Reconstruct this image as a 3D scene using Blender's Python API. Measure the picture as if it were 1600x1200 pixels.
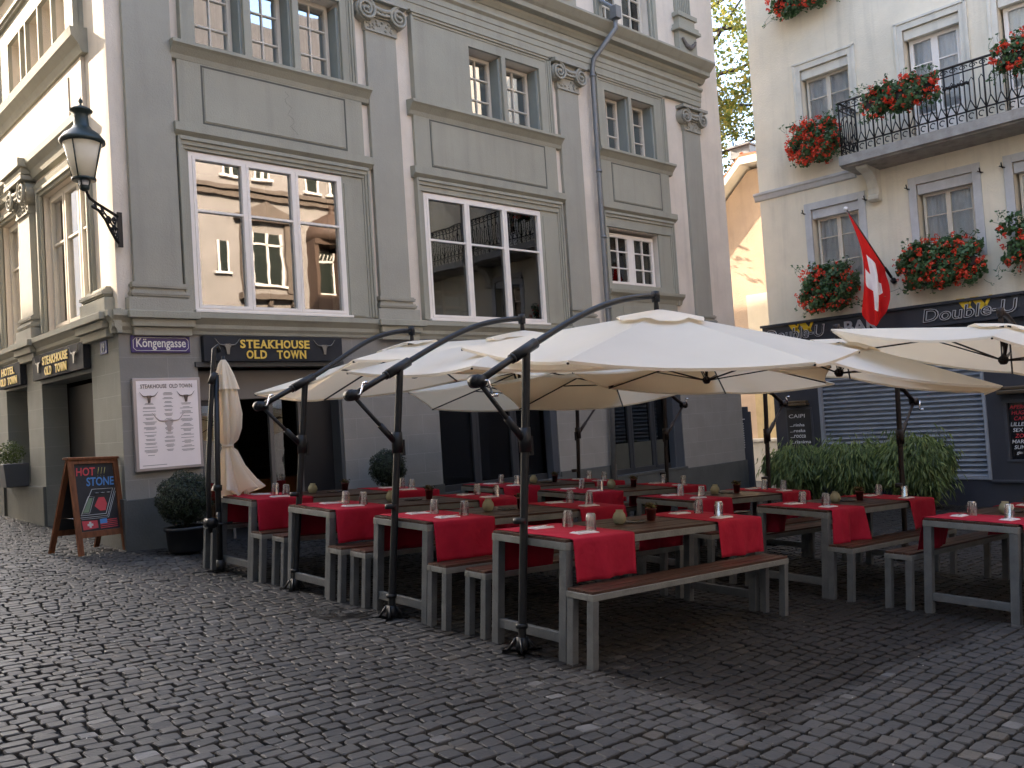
import bpy, bmesh, math, random
import numpy as np
from mathutils import Vector, Matrix, Quaternion
random.seed(7); np.random.seed(7)
scene = bpy.context.scene
for o in list(bpy.data.objects): bpy.data.objects.remove(o)
PI = math.pi
# ---------------------------------------------------------------- camera
cam = bpy.data.cameras.new('camera'); cam_o = bpy.data.objects.new('camera', cam)
scene.collection.objects.link(cam_o); scene.camera = cam_o
cam.sensor_width = 36; cam.lens = 1375.04 / 1600 * 36; cam.clip_end = 1000; cam.clip_start = 0.05
CR = ((0.72613214, -0.68452013, -0.06453141), (-0.02025261, 0.07252109, -0.99716123), (0.68725683, 0.72537775, 0.03879657))
M = Matrix.Identity(4)
for i in range(3):
    M[i][0] = CR[0][i]; M[i][1] = -CR[1][i]; M[i][2] = -CR[2][i]
M[0][3], M[1][3], M[2][3] = 0.0, 0.0, 1.6
cam_o.matrix_world = M
scene.render.resolution_x = 1024; scene.render.resolution_y = 768
# ---------------------------------------------------------------- world and sun
SUN = Vector((-0.30, 0.85, 0.50)).normalized()
w = bpy.data.worlds.new('World'); scene.world = w; w.use_nodes = True
nt = w.node_tree; nt.nodes.clear()
out = nt.nodes.new('ShaderNodeOutputWorld'); bg = nt.nodes.new('ShaderNodeBackground'); sky = nt.nodes.new('ShaderNodeTexSky')
sky.sky_type = 'NISHITA'; sky.sun_disc = False
sky.sun_elevation = math.asin(SUN.z); sky.sun_rotation = math.atan2(SUN.x, SUN.y)
sky.dust_density = 3.5; sky.air_density = 1.0; sky.ozone_density = 1.0; sky.altitude = 400
bg.inputs['Strength'].default_value = 0.15
nt.links.new(sky.outputs[0], bg.inputs[0]); nt.links.new(bg.outputs[0], out.inputs[0])
sl = bpy.data.lights.new('sun', 'SUN'); sl.energy = 2.2; sl.angle = math.radians(0.5); sl.color = (1.0, 0.82, 0.63)
so = bpy.data.objects.new('sun', sl); scene.collection.objects.link(so)
so.rotation_euler = (-SUN).to_track_quat('-Z', 'Y').to_euler(); so.location = (-20, 20, 30)
scene.view_settings.view_transform = 'Standard'; scene.view_settings.look = 'None'
scene.view_settings.gamma = 1.0; scene.view_settings.exposure = 2.88
try: scene.cycles.max_bounces = 8; scene.cycles.transparent_max_bounces = 16
except Exception: pass

# ---------------------------------------------------------------- materials
def lin(r, g, b): return tuple(((c / 255) / 12.92 if c / 255 <= .04045 else ((c / 255 + .055) / 1.055) ** 2.4) for c in (r, g, b))
def newmat(name):
    m = bpy.data.materials.new(name); m.use_nodes = True
    n = m.node_tree; b = n.nodes['Principled BSDF']
    return m, n, b
def paint(name, col, rough=.7, var=.12, scale=3.0, bump=.0, bscale=60, metal=0.0, streak=0.0, spec=.5):
    """base colour with two octaves of noise, optional vertical streak stains and a fine bump"""
    m, n, b = newmat(name); N = n.nodes; L = n.links
    tc = N.new('ShaderNodeTexCoord')
    no = N.new('ShaderNodeTexNoise'); no.inputs['Scale'].default_value = scale; no.inputs['Detail'].default_value = 8; no.inputs['Roughness'].default_value = .65
    L.new(tc.outputs['Object'], no.inputs['Vector'])
    mr = N.new('ShaderNodeMapRange'); mr.inputs['From Min'].default_value = .3; mr.inputs['From Max'].default_value = .7
    mr.inputs['To Min'].default_value = 1 - var; mr.inputs['To Max'].default_value = 1 + var * .6
    L.new(no.outputs['Fac'], mr.inputs['Value'])
    mul = N.new('ShaderNodeVectorMath'); mul.operation = 'SCALE'; mul.inputs[0].default_value = col[:3]
    L.new(mr.outputs[0], mul.inputs['Scale'])
    last = mul.outputs[0]
    if streak > 0:
        mp = N.new('ShaderNodeMapping'); mp.inputs['Scale'].default_value = (5, 5, .35); L.new(tc.outputs['Object'], mp.inputs['Vector'])
        n2 = N.new('ShaderNodeTexNoise'); n2.inputs['Scale'].default_value = 1.0; n2.inputs['Detail'].default_value = 6; L.new(mp.outputs[0], n2.inputs['Vector'])
        m2 = N.new('ShaderNodeMapRange'); m2.inputs['From Min'].default_value = .52; m2.inputs['From Max'].default_value = .78
        m2.inputs['To Min'].default_value = 1; m2.inputs['To Max'].default_value = 1 - streak
        L.new(n2.outputs['Fac'], m2.inputs['Value'])
        s2 = N.new('ShaderNodeVectorMath'); s2.operation = 'SCALE'; L.new(last, s2.inputs[0]); L.new(m2.outputs[0], s2.inputs['Scale']); last = s2.outputs[0]
    L.new(last, b.inputs['Base Color'])
    b.inputs['Roughness'].default_value = rough; b.inputs['Metallic'].default_value = metal; b.inputs['Specular IOR Level'].default_value = spec
    if bump > 0:
        n3 = N.new('ShaderNodeTexNoise'); n3.inputs['Scale'].default_value = bscale; n3.inputs['Detail'].default_value = 6
        L.new(tc.outputs['Object'], n3.inputs['Vector'])
        bp = N.new('ShaderNodeBump'); bp.inputs['Strength'].default_value = bump; bp.inputs['Distance'].default_value = .02
        L.new(n3.outputs['Fac'], bp.inputs['Height']); L.new(bp.outputs[0], b.inputs['Normal'])
    return m
def plain(name, col, rough=.6, metal=0.0, spec=.5):
    m, n, b = newmat(name); b.inputs['Base Color'].default_value = (*col[:3], 1)
    b.inputs['Roughness'].default_value = rough; b.inputs['Metallic'].default_value = metal; b.inputs['Specular IOR Level'].default_value = spec
    return m
def blockwork(name, col, swap, bw=.62, bh=.30, off=0.0, var=.1):
    """painted stone blocks: thin pale joints, coordinates in metres along the wall"""
    m, n, b = newmat(name); N = n.nodes; L = n.links
    tc = N.new('ShaderNodeTexCoord'); sp = N.new('ShaderNodeSeparateXYZ'); L.new(tc.outputs['Object'], sp.inputs[0])
    cb = N.new('ShaderNodeCombineXYZ'); L.new(sp.outputs['Y' if swap else 'X'], cb.inputs[0]); L.new(sp.outputs['Z'], cb.inputs[1])
    ad = N.new('ShaderNodeVectorMath'); ad.operation = 'ADD'; ad.inputs[1].default_value = (0.1, off, 0); L.new(cb.outputs[0], ad.inputs[0])
    br = N.new('ShaderNodeTexBrick'); br.inputs['Scale'].default_value = 1; br.inputs['Brick Width'].default_value = bw; br.inputs['Row Height'].default_value = bh
    br.inputs['Mortar Size'].default_value = .006; br.inputs['Mortar Smooth'].default_value = .3; br.offset = .5
    br.inputs['Color1'].default_value = (*col, 1); br.inputs['Color2'].default_value = (*[c * .93 for c in col], 1)
    br.inputs['Mortar'].default_value = (*[min(1, c * 1.14) for c in col], 1)
    L.new(ad.outputs[0], br.inputs['Vector'])
    no = N.new('ShaderNodeTexNoise'); no.inputs['Scale'].default_value = 2.5; no.inputs['Detail'].default_value = 8; L.new(tc.outputs['Object'], no.inputs['Vector'])
    mr = N.new('ShaderNodeMapRange'); mr.inputs['From Min'].default_value = .3; mr.inputs['From Max'].default_value = .7
    mr.inputs['To Min'].default_value = 1 - var; mr.inputs['To Max'].default_value = 1 + var * .5; L.new(no.outputs['Fac'], mr.inputs['Value'])
    s = N.new('ShaderNodeVectorMath'); s.operation = 'SCALE'; L.new(br.outputs['Color'], s.inputs[0]); L.new(mr.outputs[0], s.inputs['Scale'])
    L.new(s.outputs[0], b.inputs['Base Color']); b.inputs['Roughness'].default_value = .75
    bp = N.new('ShaderNodeBump'); bp.inputs['Strength'].default_value = .35; bp.inputs['Distance'].default_value = .01; bp.invert = True
    L.new(br.outputs['Fac'], bp.inputs['Height'])
    n3 = N.new('ShaderNodeTexNoise'); n3.inputs['Scale'].default_value = 45; n3.inputs['Detail'].default_value = 5; L.new(tc.outputs['Object'], n3.inputs['Vector'])
    b2 = N.new('ShaderNodeBump'); b2.inputs['Strength'].default_value = .25; b2.inputs['Distance'].default_value = .01; L.new(n3.outputs['Fac'], b2.inputs['Height']); L.new(bp.outputs[0], b2.inputs['Normal'])
    L.new(b2.outputs[0], b.inputs['Normal'])
    return m
def glass(name, refl, tint=(1, 1, 1), wob=.0):
    m, n, b = newmat(name); N = n.nodes; L = n.links; N.remove(b)
    gl = N.new('ShaderNodeBsdfGlossy'); gl.inputs['Roughness'].default_value = .012; gl.inputs['Color'].default_value = (1, 1, 1, 1)
    tr = N.new('ShaderNodeBsdfTransparent'); tr.inputs['Color'].default_value = (*tint, 1)
    lw = N.new('ShaderNodeFresnel'); lw.inputs['IOR'].default_value = 1.5
    a = N.new('ShaderNodeMath'); a.operation = 'ADD'; a.use_clamp = True; a.inputs[1].default_value = refl; L.new(lw.outputs[0], a.inputs[0])
    mx = N.new('ShaderNodeMixShader'); L.new(a.outputs[0], mx.inputs[0]); L.new(tr.outputs[0], mx.inputs[1]); L.new(gl.outputs[0], mx.inputs[2])
    if wob > 0:
        tc = N.new('ShaderNodeTexCoord'); no = N.new('ShaderNodeTexNoise'); no.inputs['Scale'].default_value = 1.3; L.new(tc.outputs['Object'], no.inputs['Vector'])
        bp = N.new('ShaderNodeBump'); bp.inputs['Strength'].default_value = wob; bp.inputs['Distance'].default_value = .02; L.new(no.outputs[0], bp.inputs['Height']); L.new(bp.outputs[0], gl.inputs['Normal'])
    L.new(mx.outputs[0], N['Material Output'].inputs[0])
    return m
def cloth(name, col, trans=.35, rough=.9, weave=0.0, var=.05, vs=4):
    m, n, b = newmat(name); N = n.nodes; L = n.links
    tc = N.new('ShaderNodeTexCoord'); no = N.new('ShaderNodeTexNoise'); no.inputs['Scale'].default_value = vs; no.inputs['Detail'].default_value = 6; L.new(tc.outputs['Object'], no.inputs['Vector'])
    mr = N.new('ShaderNodeMapRange'); mr.inputs['From Min'].default_value = .3; mr.inputs['From Max'].default_value = .7; mr.inputs['To Min'].default_value = 1 - var; mr.inputs['To Max'].default_value = 1 + var * .5
    L.new(no.outputs['Fac'], mr.inputs['Value'])
    s = N.new('ShaderNodeVectorMath'); s.operation = 'SCALE'; s.inputs[0].default_value = col; L.new(mr.outputs[0], s.inputs['Scale'])
    L.new(s.outputs[0], b.inputs['Base Color']); b.inputs['Roughness'].default_value = rough; b.inputs['Specular IOR Level'].default_value = .2
    if trans > 0:
        t = N.new('ShaderNodeBsdfTranslucent'); L.new(s.outputs[0], t.inputs['Color'])
        mx = N.new('ShaderNodeMixShader'); mx.inputs[0].default_value = trans; L.new(b.outputs[0], mx.inputs[1]); L.new(t.outputs[0], mx.inputs[2])
        L.new(mx.outputs[0], N['Material Output'].inputs[0])
    if weave > 0:
        n3 = N.new('ShaderNodeTexNoise'); n3.inputs['Scale'].default_value = 6; n3.inputs['Detail'].default_value = 3; L.new(tc.outputs['Object'], n3.inputs['Vector'])
        bp = N.new('ShaderNodeBump'); bp.inputs['Strength'].default_value = weave; bp.inputs['Distance'].default_value = .03; L.new(n3.outputs['Fac'], bp.inputs['Height']); L.new(bp.outputs[0], b.inputs['Normal'])
    return m
def woodmat(name, col, rough=.4, axis=0, var=.35):
    m, n, b = newmat(name); N = n.nodes; L = n.links
    tc = N.new('ShaderNodeTexCoord'); mp = N.new('ShaderNodeMapping'); sc = [22, 22, 22]; sc[axis] = 1.6; mp.inputs['Scale'].default_value = sc
    L.new(tc.outputs['Object'], mp.inputs['Vector'])
    no = N.new('ShaderNodeTexNoise'); no.inputs['Scale'].default_value = 1.4; no.inputs['Detail'].default_value = 7; L.new(mp.outputs[0], no.inputs['Vector'])
    mr = N.new('ShaderNodeMapRange'); mr.inputs['From Min'].default_value = .3; mr.inputs['From Max'].default_value = .7; mr.inputs['To Min'].default_value = 1 - var; mr.inputs['To Max'].default_value = 1 + var
    L.new(no.outputs['Fac'], mr.inputs['Value'])
    s = N.new('ShaderNodeVectorMath'); s.operation = 'SCALE'; s.inputs[0].default_value = col; L.new(mr.outputs[0], s.inputs['Scale'])
    L.new(s.outputs[0], b.inputs['Base Color']); b.inputs['Specular IOR Level'].default_value = .28
    m2 = N.new('ShaderNodeMapRange'); m2.inputs['To Min'].default_value = rough - .12; m2.inputs['To Max'].default_value = rough + .25; L.new(no.outputs['Fac'], m2.inputs['Value']); L.new(m2.outputs[0], b.inputs['Roughness'])
    bp = N.new('ShaderNodeBump'); bp.inputs['Strength'].default_value = .25; bp.inputs['Distance'].default_value = .003; L.new(no.outputs['Fac'], bp.inputs['Height']); L.new(bp.outputs[0], b.inputs['Normal'])
    return m
def leafmat(name, col, col2, trans=.3):
    m, n, b = newmat(name); N = n.nodes; L = n.links
    g = N.new('ShaderNodeNewGeometry'); rp = N.new('ShaderNodeMix'); rp.data_type = 'RGBA'
    L.new(g.outputs['Random Per Island'], rp.inputs[0]); rp.inputs[6].default_value = (*col, 1); rp.inputs[7].default_value = (*col2, 1)
    L.new(rp.outputs[2], b.inputs['Base Color']); b.inputs['Roughness'].default_value = .5
    t = N.new('ShaderNodeBsdfTranslucent'); L.new(rp.outputs[2], t.inputs['Color'])
    mx = N.new('ShaderNodeMixShader'); mx.inputs[0].default_value = trans; L.new(b.outputs[0], mx.inputs[1]); L.new(t.outputs[0], mx.inputs[2]); L.new(mx.outputs[0], N['Material Output'].inputs[0])
    return m

def canopy_cloth():
    m = cloth('cream_canopy_cloth', (.88, .86, .77), .44, .85, .12, .04, 2.5); N = m.node_tree.nodes; L = m.node_tree.links
    t = [x for x in N if x.type == 'BSDF_TRANSLUCENT'][0]
    for l in list(t.inputs['Color'].links): L.remove(l)
    t.inputs['Color'].default_value = (.96, .78, .54, 1); return m
GREY = paint('grey_green_paint', (.352, .340, .275), .76, .09, 1.1, .3, 55, streak=.14)
PILG = paint('taupe_pilaster_paint', (.352, .338, .283), .76, .09, 1.1, .3, 55, streak=.14)
GREYD = paint('grey_green_shutter', (.24, .265, .245), .6, .08, 2, .1, 60)
PINK = paint('pink_plaster', (.72, .64, .54), .82, .10, 1.5, .35, 60, streak=.14)
BLOCKF = blockwork('painted_blocks_front', (.255, .245, .225), False, .62, .305, .08)
BLOCKL = blockwork('painted_blocks_side', (.235, .24, .215), True, .62, .29, .12)
PLINTH = paint('dark_plinth_paint', (.082, .086, .082), .7, .18, 2.5, .3, 40, streak=.25)
WWHITE = paint('white_window_paint', (.86, .80, .73), .45, .05, 6)
WCREAM = paint('cream_window_paint', (.66, .60, .50), .45, .06, 6)
WALLR = paint('cream_plaster_stained', (.80, .725, .575), .85, .10, 1.1, .45, 35, streak=.16)
TRIMR = paint('grey_stone_trim', (.56, .56, .56), .8, .14, 3, .3, 40, streak=.15)
TRIMC = paint('weathered_cream_trim', (.68, .65, .56), .8, .12, 2.5, .3, 40, streak=.25)
NAVY = paint('dark_navy_paint', (.030, .033, .044), .5, .15, 2, .1, 40)
NAVYL = paint('navy_sill', (.042, .045, .055), .5, .12, 2)
SHUT = paint('ribbed_steel', (.27, .295, .335), .55, .16, 3, metal=.15)
GL_BIG = glass('big_window_glass', .25, (.55, .58, .56), .06); GL_BIG2 = glass('second_window_glass', .045, (.36, .38, .37), .06)
GL_OLD = glass('old_window_glass', .05, (.95, .96, .96), .12)
GL_DARK = glass('dark_shop_glass', .05, (.35, .37, .38), .03)
GL_SIDE = glass('side_window_glass', .42, (.6, .62, .6), .06)
CURT_D = cloth('grey_curtain', (.30, .31, .35), .3)
CURT = cloth('net_curtain', (.88, .88, .92), .3)
DARK = plain('dark_interior', (.025, .023, .022), .9)
DARK2 = paint('dark_brown_interior', (.05, .035, .028), .8, .3, 3)
SLAB = paint('balcony_concrete', (.36, .34, .31), .9, .25, 4, .5, 30, streak=.35)
IRON = plain('wrought_iron', (.018, .015, .014), .5, .4)
POLE = paint('dark_grey_powder_coat', (.013, .014, .016), .38, .15, 8, spec=.3)
POLEB = paint('brown_powder_coat', (.020, .013, .011), .42, .12, 8, spec=.3)
CHROME = plain('bright_steel', (.7, .7, .72), .22, 1.0)
CANOPY = canopy_cloth()
RUNNER = cloth('red_runner_cloth', (.37, .012, .036), .08, .85, .8, .14, 5)
NAPK = cloth('white_napkin', (.82, .80, .82), .2)
WOODT = woodmat('brown_table_planks', (.046, .021, .014), .34)
WOODB = woodmat('brown_bench_planks', (.056, .026, .017), .38)
TGREY = paint('weathered_grey_frame', (.18, .185, .175), .6, .2, 9, .3, 60, metal=.1, streak=.2)
TLEG = paint('weathered_grey_shaded_leg', (.118, .126, .13), .6, .22, 9, .3, 60, metal=.1, streak=.25)  # frame grey again, with the shade on the legs put into the colour
ZINC = paint('zinc_pipe', (.20, .21, .22), .5, .15, 5, metal=.5)
LEAFBOX = leafmat('boxwood_leaf', (.010, .020, .010), (.028, .045, .018), .15)
LEAFG = leafmat('geranium_leaf', (.045, .10, .035), (.10, .19, .07), .3)
LEAFB = leafmat('bamboo_leaf', (.05, .085, .03), (.22, .28, .09), .35)
LEAFT = leafmat('tree_leaf', (.10, .15, .03), (.30, .26, .05), .5)
REDF = leafmat('red_petal', (.66, .04, .016), (.80, .10, .04), .3)
BARK = paint('dark_bark', (.045, .035, .028), .9, .3, 10, .5, 30)
POTD = paint('dark_plastic_pot', (.020, .022, .026), .55, .15, 6)
GOLD = plain('gold_letter', (.80, .55, .10), .45)
WHITEP = plain('white_print', (.75, .74, .73), .5)
BLACKP = plain('black_print', (.02, .02, .02), .5)

# ---------------------------------------------------------------- mesh helpers
COL = scene.collection
class MB:
    def __init__(self): self.v = []; self.f = []; self.mi = []; self.sm = []
    def add(self, vs, fs, mi=0, smooth=False):
        b = len(self.v); self.v.extend([tuple(p) for p in vs])
        for f in fs: self.f.append(tuple(i + b for i in f)); self.mi.append(mi); self.sm.append(smooth)
        return self
    def box(self, x0, x1, y0, y1, z0, z1, mi=0):
        if x0 > x1: x0, x1 = x1, x0
        if y0 > y1: y0, y1 = y1, y0
        if z0 > z1: z0, z1 = z1, z0
        vs = [(x0, y0, z0), (x1, y0, z0), (x1, y1, z0), (x0, y1, z0), (x0, y0, z1), (x1, y0, z1), (x1, y1, z1), (x0, y1, z1)]
        return self.add(vs, [(0, 3, 2, 1), (4, 5, 6, 7), (0, 1, 5, 4), (1, 2, 6, 5), (2, 3, 7, 6), (3, 0, 4, 7)], mi)
    def obox(self, c, size, rot=None, mi=0):
        sx, sy, sz = [s / 2 for s in size]; c = Vector(c); rot = rot or Matrix.Identity(3)
        vs = [c + rot @ Vector(p) for p in ((-sx, -sy, -sz), (sx, -sy, -sz), (sx, sy, -sz), (-sx, sy, -sz), (-sx, -sy, sz), (sx, -sy, sz), (sx, sy, sz), (-sx, sy, sz))]
        return self.add(vs, [(0, 3, 2, 1), (4, 5, 6, 7), (0, 1, 5, 4), (1, 2, 6, 5), (2, 3, 7, 6), (3, 0, 4, 7)], mi)
    def tube(self, pts, r, n=8, mi=0, cap=True, flat=1.0):
        pts = [Vector(p) for p in pts]; k = len(pts); rs = r if hasattr(r, '__len__') else [r] * k
        t0 = (pts[1] - pts[0]).normalized(); up = Vector((0, 0, 1)) if abs(t0.z) < .9 else Vector((1, 0, 0))
        a = t0.cross(up).normalized(); vs = []; fs = []
        for i in range(k):
            t = (pts[min(i + 1, k - 1)] - pts[max(i - 1, 0)]).normalized()
            a = (a - t * a.dot(t)).normalized(); b = t.cross(a)
            for j in range(n):
                an = 2 * PI * j / n; vs.append(pts[i] + a * math.cos(an) * rs[i] + b * math.sin(an) * rs[i] * flat)
        for i in range(k - 1):
            for j in range(n): fs.append((i * n + j, i * n + (j + 1) % n, (i + 1) * n + (j + 1) % n, (i + 1) * n + j))
        if cap: fs.append(tuple(reversed(range(n)))); fs.append(tuple((k - 1) * n + j for j in range(n)))
        return self.add(vs, fs, mi, True)
    def lathe(self, prof, c=(0, 0, 0), n=24, mi=0, smooth=True, M=None):
        c = Vector(c); vs = []; fs = []; k = len(prof)
        for (r, z) in prof:
            for j in range(n):
                a = 2 * PI * j / n; p = Vector((max(r, 1e-4) * math.cos(a), max(r, 1e-4) * math.sin(a), z)); vs.append((M @ p if M else p) + c)
        for i in range(k - 1):
            for j in range(n): fs.append((i * n + j, i * n + (j + 1) % n, (i + 1) * n + (j + 1) % n, (i + 1) * n + j))
        fs.append(tuple(reversed(range(n)))); fs.append(tuple((k - 1) * n + j for j in range(n)))
        return self.add(vs, fs, mi, smooth)
    def build(self, name, mat, parent=None, bevel=0, loc=None):
        me = bpy.data.meshes.new(name); me.from_pydata(self.v, [], self.f)
        mats = mat if isinstance(mat, (list, tuple)) else [mat]
        for m in mats: me.materials.append(m)
        me.polygons.foreach_set('material_index', self.mi); me.polygons.foreach_set('use_smooth', self.sm); me.update()
        o = bpy.data.objects.new(name, me); COL.objects.link(o)
        if parent is not None: o.parent = parent
        if loc: o.location = loc
        if bevel > 0:
            b = o.modifiers.new('b', 'BEVEL'); b.width = bevel; b.segments = 2; b.limit_method = 'ANGLE'; b.angle_limit = math.radians(50)
        return o
def tag(o, label=None, cat=None, group=None, kind=None):
    if label: o['label'] = label
    if cat: o['category'] = cat
    if group: o['group'] = group
    if kind: o['kind'] = kind
    return o
def empty(name, loc=(0, 0, 0), rot=None):
    o = bpy.data.objects.new(name, None); o.empty_display_size = .2; COL.objects.link(o); o.location = loc
    if rot is not None: o.rotation_mode = 'QUATERNION'; o.rotation_quaternion = rot
    return o
def copy_tree(o, parent=None):
    c = o.copy(); COL.objects.link(c); c.parent = parent
    for ch in list(o.children): copy_tree(ch, c)
    return c
class Fr:
    """a facade frame: u along the wall, v up, w outwards; k and dz scale the facade module"""
    def __init__(s, o, U, N, k=1.0, dz=0.0): s.o = Vector(o); s.U = Vector(U); s.N = Vector(N); s.k = k; s.dz = dz; s.flip = s.U.cross(Vector((0, 0, 1))).dot(s.N) < 0
    def P(s, u, v, w=0): return s.o + s.U * (u * s.k) + Vector((0, 0, v * s.k + s.dz)) + s.N * w
    def box(s, mb, u0, u1, v0, v1, w0, w1, mi=0):
        u0, u1 = min(u0, u1), max(u0, u1); v0, v1 = min(v0, v1), max(v0, v1); w0, w1 = min(w0, w1), max(w0, w1)
        vs = [s.P(*p) for p in ((u0, v0, w1), (u1, v0, w1), (u1, v0, w0), (u0, v0, w0), (u0, v1, w1), (u1, v1, w1), (u1, v1, w0), (u0, v1, w0))]
        fs = [(0, 3, 2, 1), (4, 5, 6, 7), (0, 1, 5, 4), (1, 2, 6, 5), (2, 3, 7, 6), (3, 0, 4, 7)]
        if s.flip: fs = [tuple(reversed(f)) for f in fs]
        mb.add(vs, fs, mi)
    def prism(s, mb, prof, u0, u1, mi=0):
        """profile [(w, v)...] closed, extruded along u"""
        n = len(prof); vs = [s.P(u0, v, w) for w, v in prof] + [s.P(u1, v, w) for w, v in prof]
        fs = [(i, (i + 1) % n, n + (i + 1) % n, n + i) for i in range(n)] + [tuple(reversed(range(n))), tuple(range(n, 2 * n))]
        mb.add(vs, fs, mi)
    def poly(s, mb, pts, w0, w1, mi=0):
        """outline [(u, v)...] extruded from w0 to w1"""
        n = len(pts); vs = [s.P(u, v, w0) for u, v in pts] + [s.P(u, v, w1) for u, v in pts]
        fs = [(i, (i + 1) % n, n + (i + 1) % n, n + i) for i in range(n)] + [tuple(reversed(range(n))), tuple(range(n, 2 * n))]
        mb.add(vs, fs, mi)
    def wall(s, mb, u0, u1, v0, v1, w, holes, th=.35, mi=0):
        us = sorted(set([u0, u1] + [min(max(h[i], u0), u1) for h in holes for i in (0, 1)])); vv = sorted(set([v0, v1] + [min(max(h[i], v0), v1) for h in holes for i in (2, 3)]))
        def inh(u, v): return any(h[0] < u < h[1] and h[2] < v < h[3] for h in holes)
        for i in range(len(us) - 1):
            for j in range(len(vv) - 1):
                if inh((us[i] + us[i + 1]) / 2, (vv[j] + vv[j + 1]) / 2): continue
                a, b, c, d = us[i], us[i + 1], vv[j], vv[j + 1]
                q = [s.P(a, c, w), s.P(b, c, w), s.P(b, d, w), s.P(a, d, w)]; q2 = [s.P(a, c, w - th), s.P(b, c, w - th), s.P(b, d, w - th), s.P(a, d, w - th)]
                f = (0, 1, 2, 3) if not s.flip else (3, 2, 1, 0); mb.add(q, [f], mi); mb.add(q2, [tuple(reversed(f))], mi)
        def ring(a, b, c, d):
            for p, q in (((a, c), (b, c)), ((b, c), (b, d)), ((b, d), (a, d)), ((a, d), (a, c))):
                mb.add([s.P(*p, w), s.P(*q, w), s.P(*q, w - th), s.P(*p, w - th)], [(0, 1, 2, 3)], mi)
        for h in holes: ring(max(h[0], u0), min(h[1], u1), max(h[2], v0), min(h[3], v1))
        ring(u0, u1, v0, v1)
def fixn(o):
    bm = bmesh.new(); bm.from_mesh(o.data); bmesh.ops.recalc_face_normals(bm, faces=bm.faces); bm.to_mesh(o.data); bm.free(); return o
_tc = {}
def text_geo(s, size=1.0, ext=.1, off=0.0, bev=0.0):
    """triangulated text, x right, y up, z towards the reader"""
    key = (s, ext, off, bev)
    if key not in _tc:
        cu = bpy.data.curves.new('t', 'FONT'); cu.body = s; cu.size = 1; cu.extrude = ext; cu.offset = off; cu.bevel_depth = bev; cu.resolution_u = 3
        ob = bpy.data.objects.new('t', cu); COL.objects.link(ob)
        dg = bpy.context.evaluated_depsgraph_get(); me = bpy.data.meshes.new_from_object(ob.evaluated_get(dg))
        vs = [tuple(v.co) for v in me.vertices]; fs = [tuple(p.vertices) for p in me.polygons]
        bpy.data.objects.remove(ob); bpy.data.curves.remove(cu); bpy.data.meshes.remove(me)
        _tc[key] = (vs, fs)
    vs, fs = _tc[key]; return [(x * size, y * size, z * size) for x, y, z in vs], fs
def put_text(mb, s, org, right, up, width=None, height=None, size=None, ext=.006, off=0.0, mi=0, skew=0.0):
    """lay text with its lower left corner at org; right and up are unit vectors; fitted to width x height when given"""
    vs, fs = text_geo(s, 1.0, .02, off)
    if not vs: return
    xs = [v[0] for v in vs]; ys = [v[1] for v in vs]; x0, x1, y0, y1 = min(xs), max(xs), min(ys), max(ys)
    if size: sx = sy = size; y0 = 0
    else: sy = height / (y1 - y0); sx = width / (x1 - x0) if width else sy
    right = Vector(right); up = Vector(up); nrm = right.cross(up); org = Vector(org)
    P = [org + right * ((x - x0) * sx + skew * (y - y0) * sy) + up * ((y - y0) * sy) + nrm * (ext * (1 if z > 0 else 0) + .0015) for x, y, z in vs]
    mb.add(P, fs, mi)
Z3 = Vector((0, 0, 1))
# the square slopes gently: down towards the bar, up towards the lane
GA, GB, GC = -0.05885624, 0.0411425, 0.07502944
def G(x, y): return GA * x + GB * y + GC
TILT = Z3.rotation_difference(Vector((-GA, -GB, 1)).normalized())
def site(x, y, h=0.0, rz=0.0):
    return (Vector((x, y, G(x, y))) + (TILT @ Vector((0, 0, h)))), TILT @ Quaternion(Z3, rz)
def leaves(n, pos_fn, size, mb, mi=0, shape='round', droop=0.0, jit=.4):
    """n small leaf faces; pos_fn(i) gives the position and an outward direction"""
    for i in range(n):
        p, d = pos_fn(i); s = size * random.uniform(1 - jit, 1 + jit)
        d = (Vector(d) + Vector((random.gauss(0, .5), random.gauss(0, .5), random.gauss(0, .5) - droop))).normalized()
        a = d.cross(Vector((random.gauss(0, 1), random.gauss(0, 1), random.gauss(0, 1)))).normalized(); b = d.cross(a)
        p = Vector(p)
        if shape == 'round':
            vs = [p + a * s * math.cos(t) + b * s * math.sin(t) * .8 + d * s * .15 * math.cos(2 * t) for t in (0, 1.05, 2.1, 3.14, 4.19, 5.24)]
            mb.add(vs, [(0, 1, 2, 3, 4, 5)], mi)
        elif shape == 'oval':
            mb.add([p - a * s, p + b * s * .5, p + a * s, p - b * s * .5], [(0, 1, 2, 3)], mi)
        else:
            L = s * 2.2; mid = p + d * L * .45; tip = p + d * L - Vector((0, 0, L * .25)); wdt = s * .24
            mb.add([p, mid + a * wdt, tip, mid - a * wdt], [(0, 1, 2, 3)], mi)
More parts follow.
